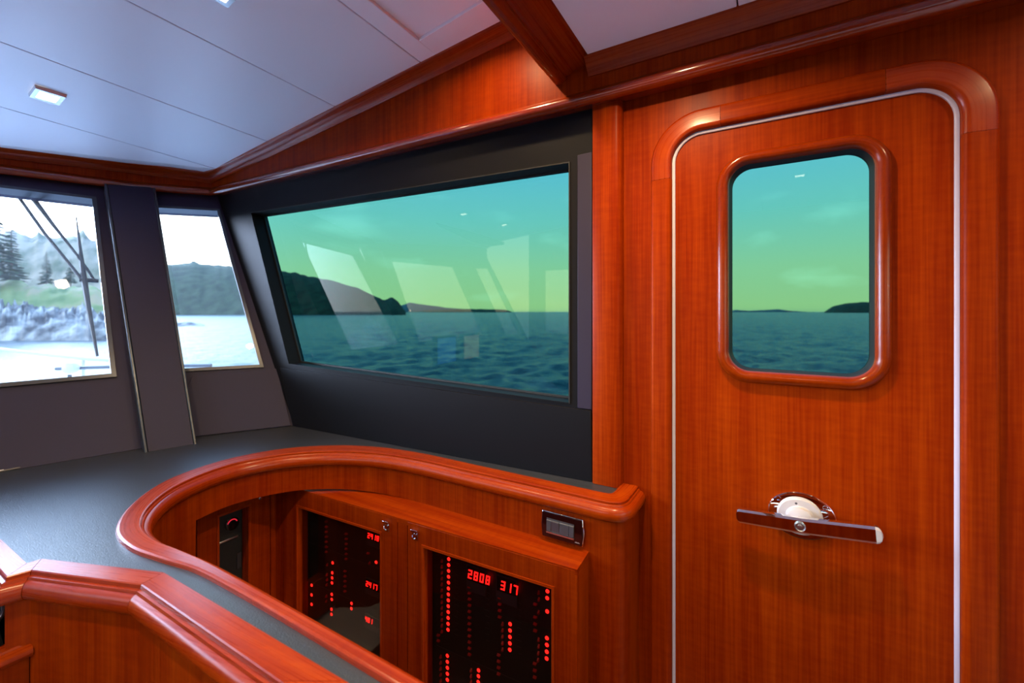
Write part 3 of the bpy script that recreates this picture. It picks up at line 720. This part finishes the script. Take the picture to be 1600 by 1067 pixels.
def cab_door(a0, a1, w0, w1, ztop, latch_px):
    t = plate('cabinet_door', [[(a0, -EZ+.03), (a1, -EZ+.03), (a1, BT-.004), (a0, BT-.004)], [(w0, -EZ+.12), (w0, ztop), (w1, ztop), (w1, -EZ+.12)]], BF, .0, .020, 'wood_z', bc, bevel=.0012)
    lp = [(w0, -EZ+.12), (w1, -EZ+.12), (w1, ztop), (w0, ztop)]
    ring_molding('door_bead', lp, BF, [(.003,-.003),(-.004,-.0035),(-.007,.0),(-.007,.045),(.0,.045),(.003,.0)], 'wood_run', t, smooth=30)
    plate('smoked_pane', [[(w0-.001, -EZ+.118), (w1+.001, -EZ+.118), (w1+.001, ztop+.001), (w0-.001, ztop+.001)]], BF, .018, .021, 'glass_dark', t)
    la_ = BF.px(*latch_px)
    lf = Frame(BF.at(la_[0], la_[1], 0), BF.A, N=-BN)
    plate('latch', [rrect(-.013, .013, -.017, .017, .002, 3)], lf, .0005, .003, 'chrome', t, bevel=.0008)
    loft('latch_button', disc_rings(lf, [(1,.003),(1,.007),(.8,.008),(.7,.0055),(.001,.0055)], .010, .0105, 18, 0, -.003), 'chrome', t, closed=True, smooth=35)
    box_ = plate('latch_tab', [[(-.014, .011), (.014, .011), (.014, .018), (-.014, .018)]], lf, .003, .010, 'chrome', t, bevel=.0008)
cab_door(d3[0], d3[1], o3[1][0], o3[0][0], zo, (649, 835))
cab_door(d2[0], d2[1], o2[1][0], o2[0][0], zo2, (604.5, 821))
plate('centre_stile', [[(d3[1]+.003, -EZ), (d2[0]-.003, -EZ), (d2[0]-.003, BT-.017), (d3[1]+.003, BT-.017)]], BF, .0005, .018, 'wood_z', bc)
plate('corner_stile', [[(d2[1]+.003, -EZ), (a_end, -EZ), (a_end, BT-.017), (d2[1]+.003, BT-.017)]], BF, .0005, .018, 'wood_z', bc)

tag(box('well_floor_slab', (.51, -.55, -EZ+.001), (1.07, 1.42, -EZ+.04), plain('dark_well_slab', (.03,.008,.003), .5), None, bevel=.01), 'unseen dark slab added on the stairwell floor against pale reflections', 'step')  # unseen slab added to keep the pale floor out of pane reflections
# seven segment digits
SEG = {'0':'abcdef','1':'bc','2':'abged','3':'abgcd','4':'fgbc','5':'afgcd','6':'afgedc','7':'abc','8':'abcdefg'}
def digits(fr, a, b, txt, h, n, parent):
    # fr.A runs forward, i.e. right to left as one reads the panel: digits step along -A
    wd = h*.52; th = h*.15
    pos = {'a':(0,h,wd,h-th),'d':(0,th,wd,0),'g':(0,h/2+th/2,wd,h/2-th/2),'f':(0,h,th,h/2),'e':(0,h/2,th,0),'b':(wd-th,h,wd,h/2),'c':(wd-th,h/2,wd,0)}
    for k, ch in enumerate(txt):
        vs, fs = [], []
        for s in SEG[ch]:
            x0, y1, x1, y0 = pos[s]; x0 += k*h*.78; x1 += k*h*.78
            lean = .12
            i0 = len(vs)
            for nn in (n, n-.0012):
                vs += [fr.at(a-(x0+y0*lean), b+y0, nn), fr.at(a-(x1+y0*lean), b+y0, nn), fr.at(a-(x1+y1*lean), b+y1, nn), fr.at(a-(x0+y1*lean), b+y1, nn)]
            fs += [tuple(i0+q for q in f) for f in BOXF]
        mesh('digit', vs, fs, 'digit', parent)
PD = .055                                              # depth of the breaker boards behind the doors
led_me = {}
def led(fr, a, b, n, r, parent, cache):
    if 'led' not in cache:
        o = loft('indicator_light', disc_rings(Frame((0,0,-EZ), fr.A, N=-fr.N), [(1,0),(1,.002),(.7,.0032),(.001,.0034)], r, r, 10), 'led', None, closed=True, smooth=40)
        o.location = (0,0,0); cache['led'] = o.data; bpy.data.objects.remove(o)
    o = bpy.data.objects.new('indicator_light', cache['led']); COL.objects.link(o); o.parent = parent
    p = Vector(fr.at(a, b, n)); o.location = Vector((p.x, p.y, p.z+EZ))-worldpos(parent)
def toggle(fr, a, b, n, parent, cache, up=False):
    key = 'tu' if up else 'td'
    if key not in cache:
        f0 = Frame((0,0,-EZ), fr.A, N=-fr.N)
        w_, h_ = (.0028, .0055) if up else (.0062, .0028)
        o = hexa('breaker_toggle', [f0.at(w_,-h_,0), f0.at(-w_,-h_,0), f0.at(-w_,h_,0), f0.at(w_,h_,0), f0.at(w_*.8,-h_*.6,.008), f0.at(-w_*.8,-h_*.6,.008), f0.at(-w_*.8,h_*.2,.008), f0.at(w_*.8,h_*.2,.008)], 'redtoggle', None)
        o.data.transform(Matrix.Translation(o.location)); cache[key] = o.data; bpy.data.objects.remove(o)
    o = bpy.data.objects.new('breaker_toggle', cache[key]); COL.objects.link(o); o.parent = parent
    p = Vector(fr.at(a, b, n)); o.location = Vector((p.x, p.y, p.z+EZ))-worldpos(parent)
def board(name, label, a0, a1, z0, z1):
    t = thing(name, BF.at((a0+a1)/2, z0, PD), label, 'switchboard', 'breaker boards behind the cabinet doors')
    plate('face', [[(a0, z0), (a1, z0), (a1, z1), (a0, z1)]], BF, PD, PD+.004, 'blackmatte', t)
    return t
cache = {}
b3 = board('switchboard', 'black breaker board with long red light column and two red readouts, right cabinet door', d3[0]+.02, d3[1]-.02, -EZ+.10, BT-.03)
S3 = lambda x, y: (640+x*.2128, 840+y*.2128)
nled = PD-.0005
def put_leds(pts, S, parent):
    for x, y in pts: a, b = BF.px(*S(x, y), nled); led(BF, a, b, nled, .0062, parent, cache)
put_leds([(287-i*.45, 170+43.2*i) for i in range(13)]+[(277, 880+44*i) for i in range(6)]+[(506-i, 987+43*i) for i in range(5)]+[(738-i*.7, 648+47.2*i) for i in range(5)]
         +[(1012,408),(1010,458),(1010,556),(1008,752),(1008,802),(1007,852),(1006,902)], S3, b3)
def put_tog(pts, S, parent, up=False):
    for x, y in pts: a, b = BF.px(*S(x, y), nled); toggle(BF, a, b, nled, parent, cache, up)
put_tog([(443, 358+45*i) for i in range(12)]+[(665, 437+47*i) for i in range(4)]+[(657, 857+46*i) for i in range(4)]+[(925,485),(925,580),(925,630),(925,678),(922,920),(922,970),(922,1020)]+[(215,712),(215,752)], S3, b3)
put_tog([(240, 168+43.2*i) for i in range(13)]+[(685, 630+47*i) for i in range(5)]+[(950,400),(952,450),(950,545),(950,745),(950,795),(948,845),(946,895)]+[(232, 870+44*i) for i in range(6)]+[(455, 970+43*i) for i in range(5)], S3, b3, True)
def meter(S, x0, y0, x1, y1, txt, parent, dx=.0, cut=None):
    pa = BF.px(*S(x0, y0), nled); pb = BF.px(*S(x1, y1), nled)
    a0, a1, bt, bb = pb[0], pa[0], pa[1], pb[1]
    mt = plate('readout', [[(a0,bb),(a1,bb),(a1,bt),(a0,bt)]], BF, PD-.006, PD-.0005, 'meter', parent, bevel=.001)
    hh = (bt-bb)
    wn_ = plate('readout_window', [[(a0+.004,bb+hh*.42),(a1-.004,bb+hh*.42),(a1-.004,bt-hh*.06),(a0+.004,bt-hh*.06)]], BF, PD-.0075, PD-.006, 'black', mt)
    h_ = hh*.33
    digits(BF, a1-.006-dx, bb+hh*.50, txt, h_, PD-.0076, mt)
meter(S3, 425, 185, 568, 430, '2808', b3)
meter(S3, 640, 258, 795, 512, '317', b3, .012)
# engraved captions between the switches (too small to read: short pale dashes) and the ruled line above the lower bank
for i, (x, y) in enumerate([(565, 400+44*i) for i in range(9)]+[(800, 480+46*i) for i in range(9)]+[(340, 185+44*i) for i in range(13)]):
    a, b = BF.px(*S3(x, y), nled); plate('caption', [[(a-.010,b-.0011),(a+.009-.004*(i%3),b-.0011),(a+.009-.004*(i%3),b+.0011),(a-.010,b+.0011)]], BF, PD-.0008, PD-.0001, 'meter', b3)
a, b = BF.px(*S3(200, 790), nled); a2, b2 = BF.px(*S3(760, 1050), nled)
plate('ruled_line', [[(d3[0]+.03, b-.001), (a, b-.001), (a, b+.001), (d3[0]+.03, b+.001)]], BF, PD-.0008, PD-.0001, 'meter', b3)
b2_ = board('switchboard', 'black breaker board with scattered red lights, middle cabinet door', d2[0]+.02, d2[1]-.01, -EZ+.10, BT-.03)
S2 = lambda x, y: (280+x*.253, 750+y*.253)
put_leds([(947,520),(945,582),(944,613),(943,644),(942,715),(942,746),(940,807),(940,838),(818,658),(817,718),(817,776),(1064,771),(1063,803),(1216,517)], S2, b2_)
put_tog([(912, 255+31*i) for i in range(7)]+[(1035, 330+31*i) for i in range(6)]+[(1028, 560+31*i) for i in range(5)]+[(790, 300+33*i) for i in range(4)]+[(1170,450)], S2, b2_)
put_tog([(918, 520),(916,582),(916,613),(915,644),(912,715),(912,746),(792,655),(790,716),(1180,510)], S2, b2_, True)
meter(S2, 1165, 300, 1290, 440, '2418', b2_)
meter(S2, 1155, 595, 1280, 745, '2417', b2_)
meter(S2, 1150, 815, 1275, 960, '401', b2_)
for y in (440, 690):
    a, b = BF.px(*S2(950, y), nled); plate('ruled_line', [[(d2[0]+.03, b-.001), (d2[1]-.04, b-.001), (d2[1]-.04, b+.001), (d2[0]+.03, b+.001)]], BF, PD-.0008, PD-.0001, 'meter', b2_)

# forward cabinet door at the bow end of the stairwell
YF = BF.at(a_end, 0)[1]; xr = BF.at(a_end, 0)[0]
EF = Frame((xr, YF, 0), (-1, 0, 0), N=(0, 1, 0))
fcab = thing('forward_cabinet', (xr-.15, YF, -EZ), 'small cherry cabinet with a dark window at the bow end of the stairwell', 'cabinet')
el_ = EF.px(300, 850)[0]; w0 = EF.px(391, 788); w1_ = EF.px(340, 806); zt = (w0[1]+w1_[1])/2; hl = EF.px(308, 850)[0]; hrr = EF.px(422, 850)[0]
fd = plate('cabinet_door', [[(hrr, -EZ+.03), (hl, -EZ+.03), (hl, -.69), (hrr, -.69)], [(w0[0], -EZ+.2), (w0[0], zt), (w1_[0], zt), (w1_[0], -EZ+.2)]], EF, 0, .02, 'wood_z', fcab, bevel=.0012)
ring_molding('door_bead', [(w0[0], -EZ+.2), (w1_[0], -EZ+.2), (w1_[0], zt), (w0[0], zt)], EF, [(.003,-.003),(-.004,-.0035),(-.007,0),(-.007,.045),(0,.045),(.003,0)], 'wood_run', fd, smooth=30)
lf = EF.px(405, 777); lff = Frame(EF.at(lf[0], lf[1], 0), (1,0,0), N=(0,-1,0))
loft('latch', disc_rings(lff, [(1,0),(1,.006),(.7,.012),(.001,.013)], .012, .010, 18), 'chrome', fd, closed=True, smooth=40)
plate('frame_stile', [[(hl+.003, -EZ), (el_+.03, -EZ), (el_+.03, -.69), (hl+.003, -.69)]], EF, .001, .02, 'wood_z', fcab)
plate('corner_stile', [[(-.02, -EZ), (hrr-.003, -EZ), (hrr-.003, -.69), (-.02, -.69)]], EF, .001, .02, 'wood_z', fcab)
sp = (ri[[i for i, p in enumerate(ri) if p[0] < .70 and p[1] > 1.5][0]]); lx = EF.at(el_, 0)[0]
hexa('side_board', [(sp[0], sp[1], -EZ), (sp[0]+.015, sp[1], -EZ), (lx+.005, YF, -EZ), (lx-.012, YF, -EZ), (sp[0], sp[1], -.70), (sp[0]+.015, sp[1], -.70), (lx+.005, YF, -.69), (lx-.012, YF, -.69)], 'wood_z', fcab)
inst = thing('instrument_board', EF.at((w0[0]+w1_[0])/2, -EZ+.18, .05), 'dark instrument board with a red dial behind the forward cabinet door', 'instrument panel')
plate('face', [[(w0[0]-.05, -EZ+.15), (w1_[0]+.05, -EZ+.15), (w1_[0]+.05, zt+.03), (w0[0]-.05, zt+.03)]], EF, .05, .055, 'blackmatte', inst)
da, db = EF.px(362, 818, .05); df = Frame(EF.at(da, db, .05), (1,0,0), N=(0,-1,0))
loft('dial', disc_rings(df, [(1,.0005),(1,.004),(.9,.005),(.001,.0045)], .026, .026, 28), 'black', inst, closed=True, smooth=40)
tube('dial_arc', [df.at(.018*math.cos(t), .018*math.sin(t), .0055) for t in [math.radians(20+12*i) for i in range(13)]], .0022, 'arc', inst, 6)
ba, bb_ = EF.px(356, 842, .05)
plate('metal_bar', [[(ba-.035, bb_-.004), (ba+.05, bb_-.004), (ba+.05, bb_+.004), (ba-.035, bb_+.004)]], EF, .040, .0495, 'brushed', inst, bevel=.002)
ba, bb_ = EF.px(373, 875, .05)
plate('label_strip', [[(ba-.008, bb_-.03), (ba+.008, bb_-.03), (ba+.008, bb_+.03), (ba-.008, bb_+.03)]], EF, .046, .0495, 'meter', inst)

# ------------------------------------------------------------------ switch plate on the apron
SX = 1.2295
SF = Frame((SX, 0, 0), (0, 1, 0), N=(-1, 0, 0))
c0 = SF.px(849, 795); c1 = SF.px(911, 851)
sy0, sy1 = c1[0], c0[0]; sz1 = SF.px(849, 796)[1]; sz0 = SF.px(911, 852)[1]
sw = thing('switch_plate', (SX, (sy0+sy1)/2, sz0), 'dark glossy switch plate with four grey rockers under the rail corner', 'switch')
def pillow(s): return [(sy0-.003*0, sz0), (sy0-s, (sz0+sz1)/2), (sy0, sz1), (sy1, sz1), (sy1+s, (sz0+sz1)/2), (sy1, sz0)]
plate('rim', [list(reversed(inset(pillow(.004), -.0015)))], SF, .0005, .006, 'chrome', sw, bevel=.002)
plate('face_plate', [list(reversed(pillow(.003)))], SF, .004, .0095, plain('switch_brown', (.012,.002,.002), .12), sw, bevel=.0025, seg=3)
ry0 = SF.px(899, 820)[0]; ry1 = SF.px(856.5, 812)[0]; rz1 = sz1-.017; rz0 = sz0+.016
plate('rocker_frame', [[(ry0,rz0),(ry1,rz0),(ry1,rz1),(ry0,rz1)]], SF, .009, .0105, 'greyplastic', sw)
wd_ = (ry1-ry0); cuts = [0, .17, .48, .82, 1]
for k in range(4):
    a1_, a0_ = ry1-wd_*cuts[k]-.0006, ry1-wd_*cuts[k+1]+.0006; tl = .0035 if k in (1,) else .001
    hexa('rocker', [SF.at(a0_,rz0+.004,.0105), SF.at(a1_,rz0+.004,.0105), SF.at(a1_,rz1-.004,.0105), SF.at(a0_,rz1-.004,.0105), SF.at(a0_,rz0+.004,.0145-tl), SF.at(a1_,rz0+.004,.0145-tl), SF.at(a1_,rz1-.006,.0125+tl), SF.at(a0_,rz1-.006,.0125+tl)], 'greyplastic', sw, bevel=.0006)
box('rocker_rail', (SX-.014, ry0, rz0-.001), (SX-.010, ry1, rz0+.003), 'brushed', sw)
for k in range(5): box('print_mark', (SX-.0102, sy0+.007+k*.0032, sz0+.0065), (SX-.0096, sy0+.0092+k*.0032, sz0+.0088+.001*(k%2)), 'silver', sw)

# ------------------------------------------------------------------ outside: sea, hills, islands, shore, trees, wiper, bow rail
SEA = -4.0
def ext_mat(name, stops, scale, rough=.9, bump=.0):
    m, n, b = new_mat(name); t = n.nodes.new('ShaderNodeTexCoord')
    z = n.nodes.new('ShaderNodeTexNoise'); z.inputs['Scale'].default_value = scale; z.inputs['Detail'].default_value = 6
    n.links.new(t.outputs['Object'], z.inputs['Vector']); r = ramp(n, stops); n.links.new(z.outputs['Fac'], r.inputs[0]); n.links.new(r.outputs[0], b.inputs['Base Color'])
    b.inputs['Roughness'].default_value = rough; b.inputs['Specular IOR Level'].default_value = .1
    return m
M['forest'] = ext_mat('forest', [(.35, (.012,.022,.014)), (.6, (.035,.055,.03))], .12)
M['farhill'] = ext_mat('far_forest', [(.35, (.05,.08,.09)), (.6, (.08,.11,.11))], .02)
M['rock'] = ext_mat('shore_rock', [(.36, (.05,.045,.045)), (.52, (.22,.20,.18)), (.66, (.42,.38,.33))], .45)
M['meadow'] = ext_mat('shore_meadow', [(.38, (.09,.13,.04)), (.5, (.16,.19,.07)), (.62, (.26,.20,.11))], .22)
M['needles'] = ext_mat('conifer_needles', [(.3, (.012,.03,.014)), (.7, (.05,.085,.035))], 2.0)
M['bark'] = plain('bark', (.10,.065,.045), .9)
m, n, b = new_mat('sea_water'); M['sea'] = m
t = n.nodes.new('ShaderNodeTexCoord')
mp = n.nodes.new('ShaderNodeMapping'); mp.inputs['Scale'].default_value = (.55,.28,1); mp.inputs['Rotation'].default_value = (0,0,math.radians(-65)); n.links.new(t.outputs['Object'], mp.inputs[0])
z1 = n.nodes.new('ShaderNodeTexNoise'); z1.inputs['Scale'].default_value = 1.0; z1.inputs['Detail'].default_value = 6; z1.inputs['Roughness'].default_value = .62; n.links.new(mp.outputs[0], z1.inputs['Vector'])
bpn = n.nodes.new('ShaderNodeBump'); bpn.inputs['Strength'].default_value = 1.0; bpn.inputs['Distance'].default_value = .35
n.links.new(z1.outputs['Fac'], bpn.inputs['Height']); n.links.new(bpn.outputs[0], b.inputs['Normal'])
b.inputs['Base Color'].default_value = (.006,.035,.045,1); b.inputs['Roughness'].default_value = .30; b.inputs['IOR'].default_value = 1.33; b.inputs['Specular IOR Level'].default_value = .33
vs, fs = [], []
radii = [0.0, 4.0]
while radii[-1] < 420: radii.append(radii[-1]*1.020)
radii += [520, 700, 1100, 2000, 4500, 14000]
SECT = [math.radians(-45+170*i/430) for i in range(431)]+[math.radians(125+190*i/30) for i in range(1, 30)]   # fine in front of the windows
nc = len(SECT); vs.append((0, 0, SEA))
for r in radii[1:]:
    amp = .60*min(1, r/12)*max(0, 1-r/430)**.5
    for a in SECT:
        x, y = r*math.sin(a), r*math.cos(a)
        z = 0.0
        if amp > .003 and a < 2.2:
            u, v = x*.42+y*.90, x*.90-y*.42
            z = amp*(.55*mnoise.noise((u*.30, v*.14, 1.7))+.42*mnoise.noise((u*.75, v*.36, 5.1))+.30*mnoise.noise((u*1.7, v*.9, 9.3)))
            lee = max(0, min(1, (math.degrees(a)-18)/26)); z *= .25+.75*lee       # the bay ahead lies in the lee of the shore
        vs.append((x, y, SEA+z))
for k in range(nc): fs.append((0, 1+(k+1) % nc, 1+k))
for i in range(len(radii)-2):
    for k in range(nc): a0, a1 = 1+i*nc+k, 1+i*nc+(k+1) % nc; fs.append((a0, a1, a1+nc, a0+nc))
tag(mesh('sea', vs, fs, 'sea', smooth=180), 'dark rippled sea stretching to the horizon', kind='structure')
def hill(name, prof_, D, depth, label, mat, jag=.025, cat='hill', rows=7, step=4, base=SEA):
    xs = [p[0] for p in prof_]
    def hgt(x):
        for (a, ha), (b_, hb_) in zip(prof_, prof_[1:]):
            if a <= x <= b_: return ha+(hb_-ha)*(x-a)/(b_-a)
        return 0
    cols = int((xs[-1]-xs[0])/step)+1; vs, fs = [], []; rnd0 = len(name)*3.7+D*.013
    for i in range(cols):
        x = xs[0]+(xs[-1]-xs[0])*i/(cols-1); h = hgt(x)
        for j in range(rows):
            t = j/(rows-1); s = D+depth*t
            k = math.sin(min(1, t/.55)*math.pi/2)**.8 if t < .55 else math.cos((t-.55)/.45*math.pi/2)
            ridge = (h/FPX)*(D+depth*.55)-base
            q = x*.05*(4/step)+rnd0
            jit = 1+jag*2.2*(mnoise.noise((q, j*1.3, 0))+.6*mnoise.noise((q*2.7, j*2.9, 4)))
            r = ray(x, HOR); vs.append((r.x*s, r.y*s, base-.3+max(0, ridge*k*jit) if 0 < j < rows-1 else base-.3))
    for i in range(cols-1):
        for j in range(rows-1): fs.append((i*rows+j, (i+1)*rows+j, (i+1)*rows+j+1, i*rows+j+1))
    o = mesh(name, vs, fs, mat, smooth=80)
    return tag(o, label, cat)
hill('headland', [(225,60),(255,74),(300,76),(340,73),(385,70),(430,66),(470,58),(520,48),(560,36),(600,18),(612,24),(622,16),(634,0)], 520, 260, 'dark wooded headland across the bay behind the windscreen corner', 'forest')
hill('islet', [(268,-16),(285,-15),(298,-14),(312,-16.5),(320,-19)], 118, 14, 'low dark rock islet in the bright water beyond the narrow pane', 'rock', cat='islet', step=2)
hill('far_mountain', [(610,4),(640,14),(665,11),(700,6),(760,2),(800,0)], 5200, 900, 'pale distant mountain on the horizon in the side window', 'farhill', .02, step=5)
hill('far_island', [(640,0),(670,3),(720,4.5),(760,4),(790,3.5),(800,0)], 2600, 300, 'long low distant island on the horizon in the side window', 'forest', .05, cat='island')
hill('door_island', [(1288,0),(1300,8),(1320,13),(1345,15),(1372,15),(1400,12),(1460,0)], 1500, 300, 'low wooded island seen through the door window', 'forest', cat='island')
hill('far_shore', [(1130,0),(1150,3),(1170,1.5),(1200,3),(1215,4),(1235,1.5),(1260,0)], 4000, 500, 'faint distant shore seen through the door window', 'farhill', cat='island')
hill('rocky_shore', [(-260,30),(-120,34),(-40,22),(20,14),(60,8),(100,6),(140,8),(175,-4),(205,-22)], 60, 14, 'grey rocky shore below the green bank in the main windscreen pane', 'rock', .13, cat='shore', step=2, rows=11)
hill('grassy_bank', [(-260,70),(-120,72),(-40,58),(20,50),(60,44),(100,42),(150,40),(185,22),(215,0)], 66, 20, 'green grassy bank behind the rocky shore', 'meadow', .05, cat='bank', step=5)
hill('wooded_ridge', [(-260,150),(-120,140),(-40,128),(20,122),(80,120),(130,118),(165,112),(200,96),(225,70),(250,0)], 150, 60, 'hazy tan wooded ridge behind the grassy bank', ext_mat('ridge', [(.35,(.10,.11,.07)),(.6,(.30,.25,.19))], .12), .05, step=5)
def conifer(px, base_y, top_y, s, label):
    r = ray(px, HOR); x, y = r.x*s, r.y*s; zb = (HOR-base_y)/FPX*s; zt = (HOR-top_y)/FPX*s; H = zt-zb
    t = thing('conifer', (x, y, zb), label, 'tree', 'conifers on the shore')
    tube('trunk', [(x,y,zb-.6), (x+.1,y,zb+H*.5), (x,y,zt)], .2, 'bark', t, 7, radii=[H*.018, H*.011, H*.002])
    vs, fs = [], []; rnd = random.Random(int(px)+int(top_y))
    for lv in range(22):
        f = lv/22; z = zb+H*(.16+.82*f); R_ = H*.20*(1-f)**.85+.12
        for k in range(9):
            a = rnd.uniform(0, 6.283); L = R_*rnd.uniform(.55,1.15); dx, dy = math.cos(a), math.sin(a); wv = L*.22; dr_ = L*rnd.uniform(.10,.35)
            i0 = len(vs)
            vs += [(x,y,z+.05*L), (x+dx*L*.55-dy*wv, y+dy*L*.55+dx*wv, z-dr_*.5), (x+dx*L, y+dy*L, z-dr_), (x+dx*L*.55+dy*wv, y+dy*L*.55-dx*wv, z-dr_*.5), (x+dx*L*.5, y+dy*L*.5, z-dr_*.3-.16*L)]
            fs += [(i0,i0+1,i0+2), (i0,i0+2,i0+3), (i0,i0+4,i0+1), (i0+1,i0+4,i0+2), (i0+2,i0+4,i0+3), (i0+3,i0+4,i0)]
    o = mesh('foliage', vs, fs, 'needles', t)
conifer(-8, 455, 285, 72, 'tall conifer at the left edge of the windscreen view')
conifer(17, 452, 345, 78, 'dark conifer standing just right of the tallest one')
conifer(72, 450, 392, 84, 'short slim conifer in the middle of the bank')
conifer(110, 448, 402, 92, 'small conifer on the bank behind the wiper')
conifer(-60, 455, 300, 74, 'conifer on the bank left of the frame')
# pale decks around the wheelhouse, below the sight lines through the windows; unseen, added to throw sky light up onto the ceiling
M['deck'] = plain('deck_white', (.80,.80,.80), .6, bump=.1, bscale=60)
tag(plate('deck', [[(1.55,-2.85),(-2.1,-2.85),(-2.1,-5.0),(2.35,-5.0),(2.35,2.6),(1.55,2.6)]], top, -1.02, -.98, 'deck'), 'unseen white side and aft deck added to bounce sky light', kind='structure')
tag(plate('deck_forward', [[(-2.3,2.75),(-1.5,2.75),(.9,2.75),(1.75,2.75),(1.7,4.4),(.3,5.4),(-.9,5.4),(-2.3,4.4)]], top, -.80, -.74, 'deck'), 'unseen white surface added ahead of the windscreen to bounce sky light', kind='structure')
tag(plate('deck_port', [[(-2.95,-5.0),(-2.15,-5.0),(-2.15,2.6),(-2.95,2.6)]], top, -1.02, -.98, 'deck'), 'unseen white port side deck added to bounce sky light', kind='structure')
# wiper outside the main pane
WP = .075
wpt = lambda x, y: F2.at(*F2.px(x, y, WP), WP)
wi = thing('windscreen_wiper', wpt(128, 437), 'black twin-arm wiper hanging over the main windscreen pane', 'wiper')
tube('arm', [wpt(18, 292), wpt(70, 365), wpt(126, 434)], .007, 'blackmatte', wi, 8)
tube('arm', [wpt(38, 292), wpt(82, 350), wpt(124, 403)], .007, 'blackmatte', wi, 8, radii=[.013,.008,.005])
tube('link', [wpt(124, 437), wpt(154, 439)], .010, 'blackmatte', wi, 8)
tube('link', [wpt(122, 402), wpt(136, 420), wpt(146, 436)], .006, 'blackmatte', wi, 8)
tube('blade', [wpt(119, 338), wpt(126, 395), wpt(132, 440), wpt(139, 485), wpt(152, 556)], .01, 'blackmatte', wi, 8, radii=[.002,.008,.012,.010,.005])
# bow rail and foredeck fittings
def far(x, y, s): r = ray(x, y); return tuple(r*s)
br = thing('bow_rail', far(100, 575, 3.4), 'thin white bow rail seen low through the main windscreen pane', 'railing')
tube('top_rail', [far(-120, 533, 3.4), far(0, 545, 3.3), (far(80, 555, 3.3)), far(140, 561, 3.3), far(230, 566, 3.3)], .012, 'whiteplastic', br, 8)
for x, y in ((130, 560), (-40, 541)): tube('stanchion', [far(x, y, 3.3), far(x+1, y+110, 3.3)], .010, 'whiteplastic', br, 8)
an = thing('deck_lamp', far(112, 600, 3.2), 'white round deck lamp on a dark crossbar outside the windscreen', 'deck light')
tube('crossbar', [far(88, 576, 3.2), far(172, 573, 3.2), far(330, 571, 3.2)], .013, 'greyplastic', an, 8)
tube('stem', [far(108, 640, 3.2), far(109, 585, 3.2)], .012, 'greyplastic', an, 8)
hcx = Vector(far(110, 575, 3.15)); hF = Frame(hcx, (FY, -FX, 0), N=(-FX, -FY, 0))
loft('lamp_head', disc_rings(hF, [(.001,-.05),(.6,-.045),(.9,-.02),(1,0),(.95,.02),(.001,.03)], .046, .040, 20), 'whiteplastic', an, closed=True, smooth=50)
